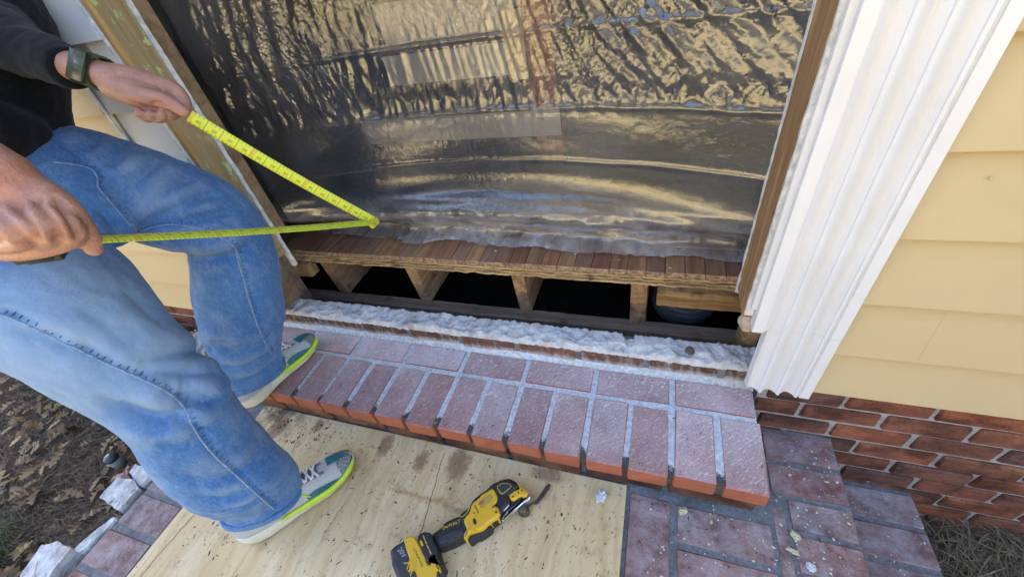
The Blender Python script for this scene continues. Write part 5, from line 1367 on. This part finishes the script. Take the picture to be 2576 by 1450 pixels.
crumple('black_plastic', (-2.75, -0.10), (-1.72, 0.215), lambda a, b_: -0.40 + 0.34*b_**0.8 + 0.05*a, M_BPL, 'crumpled black plastic heaped against the brick wall behind the legs', 3)
crumple('grey_bag', (-2.05, -0.26), (-1.68, 0.02), lambda a, b_: -0.30 + 0.10*math.sin(math.pi*b_)*math.sin(math.pi*a) + 0.06*a, M_BAG, 'dusty grey plastic bag at the left end of the brick step', 9, 40)
# crumbs and shavings: nobody could count them
def crumbs(name, spots, mat, label, cat):
    v = []; f = []
    for (x, y, z, r, el) in spots:
        a0 = random.uniform(0, 6.28); b0 = len(v); ca, sa = math.cos(a0), math.sin(a0)
        ring = [(math.cos(t)*r*el*random.uniform(0.7, 1.2), math.sin(t)*r/max(1, el*0.8)*random.uniform(0.7, 1.2)) for t in np.linspace(0, 6.28, 6)[:-1]]
        for (px_, py_) in ring: v.append((x + px_*ca - py_*sa, y + px_*sa + py_*ca, z - 0.0005))
        v.append((x, y, z + r*random.uniform(0.5, 1.0)/max(1, el*0.7)))
        for j in range(5): f.append((b0 + j, b0 + (j+1) % 5, b0 + 5))
        f.append(tuple(b0 + j for j in range(5))[::-1])
    o = pyd(name, v, f, mat); return tag(o, label, cat, kind='stuff')
M_CRW = plain('white crumb', (0.62, 0.62, 0.62), 0.9, var=0.15); M_CRD = plain('rotted wood crumb', (0.06, 0.038, 0.025), 0.95, var=0.4, scale=90); M_CRY = plain('yellow foam crumb', (0.58, 0.54, 0.33), 0.9, var=0.2)
def rnd_z(n, x0, x1, y0, y1, z, r0, r1, e0=1, e1=1.5, dens=None):
    out = []
    while len(out) < n:
        x, y = random.uniform(x0, x1), random.uniform(y0, y1)
        if dens and random.random() > dens(x, y): continue
        out.append((x, y, z, random.uniform(r0, r1)*random.choice((0.6, 0.8, 1, 1.5)), random.uniform(e0, e1)))
    return out
near_step = lambda x, y: math.exp(-max(0, -0.02 - y)/0.14)
crumbs('mortar_crumbs', rnd_z(170, -1.5, -0.24, -0.5, 0.0, ZP, 0.001, 0.0026, dens=near_step) + rnd_z(130, -0.2, 0.32, -0.35, 0.0, ZL + 0.001, 0.0012, 0.003) + rnd_z(50, 0.12, 0.32, 0.0, 0.27, ZL + 0.001, 0.0012, 0.003) + rnd_z(40, 0.41, 0.59, -0.1, 0.27, ZB + 0.001, 0.0012, 0.0028) + rnd_z(110, -1.5, 0.09, 0.02, 0.295, 0.0005, 0.0008, 0.0018) + rnd_z(170, -1.5, 0.09, 0.262, 0.303, 0.001, 0.001, 0.003) + rnd_z(26, -1.3, 0.04, 0.51, 0.60, 0.241, 0.001, 0.0026),
       M_CRW, 'white mortar crumbs scattered over plywood, step and pavers', 'crumbs')
crumbs('wood_crumbs', rnd_z(900, -1.5, -0.23, -0.55, 0.0, ZP, 0.0012, 0.0032, 1, 3.5) + rnd_z(120, -1.52, -1.2, -0.1, 0.0, ZP, 0.0015, 0.004, 1, 2) + rnd_z(150, -0.2, 0.32, -0.3, 0.0, ZL + 0.001, 0.001, 0.0024, 1, 3) + rnd_z(30, -1.4, 0.0, 0.03, 0.29, 0.0005, 0.001, 0.0022, 1, 2),
       M_CRD, 'dark rotted wood crumbs scattered over the plywood and pavers', 'crumbs')
crumbs('foam_crumbs', rnd_z(50, -1.3, -0.25, -0.35, 0.0, ZP, 0.0012, 0.003) + rnd_z(60, 0.0, 0.31, -0.3, 0.02, ZL + 0.001, 0.0015, 0.004) + rnd_z(26, 0.18, 0.32, 0.0, 0.26, ZL + 0.001, 0.0015, 0.0035),
       M_CRY, 'pale yellow foam crumbs scattered over the pavers', 'crumbs')
q = on_z(1718, 1283, ZL + 0.006); chunk('foam_bit', q, 0.0085, M_CRY, 'yellow foam bit under the right end of the step', 'foam', (1.2, 1, .9), 4)
q = on_z(1512, 1245, ZP + 0.008); chunk('mortar_pebble', q, 0.012, M_CRW, 'pale pebble of mortar on the plywood below the step', 'pebble', (1.0, 1.5, .8), 6)
q = on_z(2000, 1345, ZL + 0.005); chunk('foam_bit', q, 0.0075, M_CRY, 'ragged yellow foam bit in the paver joint at the lower right', 'foam', (1.0, 1.6, .8), 7)
q = on_z(1995, 1385, ZL + 0.004); chunk('foam_bit', q, 0.0065, M_CRY, 'foam scrap below the larger one at the lower right', 'foam', (1.9, .8, .6), 9)
q = on_z(2040, 1425, ZL + 0.004); chunk('mortar_pebble', q, 0.008, M_CRW, 'white mortar pebble low on the right landing pavers', 'pebble', (1.0, 1.3, .7), 13)
# ---------------------------------------------------------------- pine straw and fallen oak leaves
def straw(name, n, region, mat, label, seed):
    r = random.Random(seed); v = []; f = []
    for _ in range(n):
        x, y = region(r); z = ZG + 0.006 + 0.03*r.random()**2 + 0.03*noise.noise(Vector((x*2, y*2, 4)))
        a = r.uniform(0, 6.28) if r.random() < 0.6 else r.gauss(0.6, 0.5); Ln = r.uniform(0.05, 0.13); w = r.uniform(0.0007, 0.0014)
        cv = r.uniform(-0.5, 0.5); tl = r.gauss(0, 0.10); b0 = len(v)
        for i in range(4):
            t = i/3 - 0.5; aa = a + cv*t
            cx, cy = x + math.cos(aa)*t*Ln, y + math.sin(aa)*t*Ln; cz = z + tl*t*Ln - 0.01*t*t
            nx_, ny_ = -math.sin(aa)*w, math.cos(aa)*w
            v += [(cx + nx_, cy + ny_, cz), (cx - nx_, cy - ny_, cz + w)]
        for i in range(3): f.append((b0 + 2*i, b0 + 2*i + 1, b0 + 2*i + 3, b0 + 2*i + 2))
    return tag(pyd(name, v, f, mat), label, 'pine straw', kind='stuff')
k = NT('pine needle'); pp = k.pos(); M_NEED = k.fin(k.ramp(k.noise(pp, 45, 3), [(0.3, (0.05, 0.036, 0.026)), (0.5, (0.13, 0.095, 0.065)), (0.7, (0.23, 0.165, 0.10))]), 0.8)
def reg_left(r):
    while True:
        x, y = -1.78 - 2.6*r.random()**1.3, r.uniform(-1.3, 0.25)
        if r.random() < 1.0: return x, y
def reg_right(r): return r.uniform(0.60, 1.6), r.uniform(-0.6, 0.27)
straw('pine_straw', 26000, reg_left, M_NEED, 'brown pine straw covering the ground left of the landing', 1)
straw('dry_grass', 5000, reg_right, plain('dead grass', (0.19, 0.145, 0.085), 0.85, var=0.5, scale=50), 'pale dead grass at the foot of the brick wall, right', 2)
def leaf_mesh(seed):
    r = random.Random(seed); pts = []
    n = 9
    for sgn in (1, -1):
        rng_ = range(n) if sgn == 1 else range(n-1, -1, -1)
        for i in rng_:
            t = i/(n-1); w = 0.34*math.sin(math.pi*(0.08 + 0.88*t))**0.8*(1.0 if i % 2 == 0 else 0.38)*r.uniform(0.8, 1.15)
            pts.append((t - 0.5, sgn*w))
    return pts
outl = [leaf_mesh(i) for i in range(6)]
v = []; f = []; r = random.Random(5)
for _ in range(800):
    x, y = reg_left(r); z = ZG + 0.030 + 0.022*r.random() + 0.03*noise.noise(Vector((x*2, y*2, 4)))
    L_ = r.uniform(0.045, 0.085); a = r.uniform(0, 6.28); tx, ty = r.gauss(0, 0.3), r.gauss(0, 0.3); cu = r.uniform(0.1, 0.9); b0 = len(v); o_ = outl[r.randrange(6)]
    n = len(o_)
    spine = []
    for i, (px_, py_) in enumerate(o_):
        X, Y = px_*L_, py_*L_; Z = cu*(py_*py_)*L_*2.2 + tx*X + ty*Y - 0.3*cu*px_*px_*L_
        v.append((x + X*math.cos(a) - Y*math.sin(a), y + X*math.sin(a) + Y*math.cos(a), max(ZG - 0.005, z + Z)))
    h = n//2
    for i in range(h-1): f.append((b0 + i, b0 + i + 1, b0 + n - 2 - i, b0 + n - 1 - i))
k = NT('dry oak leaf'); pp = k.pos(); M_LEAF = k.fin(k.ramp(k.noise(pp, 14, 4), [(0.3, (0.08, 0.05, 0.03)), (0.5, (0.20, 0.13, 0.065)), (0.7, (0.33, 0.23, 0.11))]), 0.75, k.bump(k.noise(pp, 120, 3), 0.4, 0.003))
tag(pyd('oak_leaves', v, f, M_LEAF), 'dry tan oak leaves strewn over the pine straw at left', 'leaves', kind='stuff')
# tuft of grass in the bottom left corner
v = []; f = []; q = on_z(-20, 1420, ZG)
for _ in range(260):
    x, y = q.x + random.gauss(0, 0.06), q.y + random.gauss(0, 0.06); h = random.uniform(0.06, 0.16); a = random.uniform(0, 6.28); ln = random.uniform(0.1, 0.7); b0 = len(v); w = 0.002
    for i in range(4):
        t = i/3; v += [(x + math.cos(a)*ln*h*t*t - math.sin(a)*w*(1-t), y + math.sin(a)*ln*h*t*t + math.cos(a)*w*(1-t), ZG + h*t), (x + math.cos(a)*ln*h*t*t + math.sin(a)*w*(1-t), y + math.sin(a)*ln*h*t*t - math.cos(a)*w*(1-t), ZG + h*t)]
    for i in range(3): f.append((b0+2*i, b0+2*i+1, b0+2*i+3, b0+2*i+2))
tag(pyd('grass_tuft', v, f, plain('green grass blade', (0.05, 0.11, 0.03), 0.6, var=0.3)), 'green grass tuft in the bottom left corner', 'grass', kind='stuff')

# sunlit wood across the yard, met only as a reflection in the plastic
v = []; f = []; r = random.Random(11)
for t in range(46):
    tx, ty = r.uniform(-26, 26), r.uniform(-24, -15); H = r.uniform(9, 14); R_ = r.uniform(1.6, 2.8)
    b0 = len(v)
    for k_ in range(6): a = k_*1.047; v += [(tx + 0.16*math.cos(a), ty + 0.16*math.sin(a), ZG), (tx + 0.05*math.cos(a), ty + 0.05*math.sin(a), ZG + H*0.9)]
    for k_ in range(6): f.append((b0 + 2*k_, b0 + (2*k_ + 2) % 12, b0 + (2*k_ + 3) % 12, b0 + 2*k_ + 1))
    for _ in range(420):
        d = Vector((r.gauss(0, 1), r.gauss(0, 1), r.gauss(0, 1))).normalized() * r.random()**0.4
        c_ = Vector((tx + d.x*R_, ty + d.y*R_, ZG + H*0.55 + d.z*H*0.47)); n1_ = Vector((r.gauss(0, 1), r.gauss(0, 1), r.gauss(0, 1))).normalized(); u_, w_ = frame(n1_); s_ = r.uniform(0.18, 0.45); b0 = len(v)
        v += [c_ + u_*s_, c_ + w_*s_*0.7, c_ - u_*s_, c_ - w_*s_*0.7]; f.append((b0, b0+1, b0+2, b0+3))
tag(pyd('distant_wood', v, f, plain('winter oak foliage', (0.34, 0.25, 0.11), 0.8, var=0.4, scale=0.8)), 'sunlit tan woodland across the yard behind the viewer', 'woodland', kind='stuff')
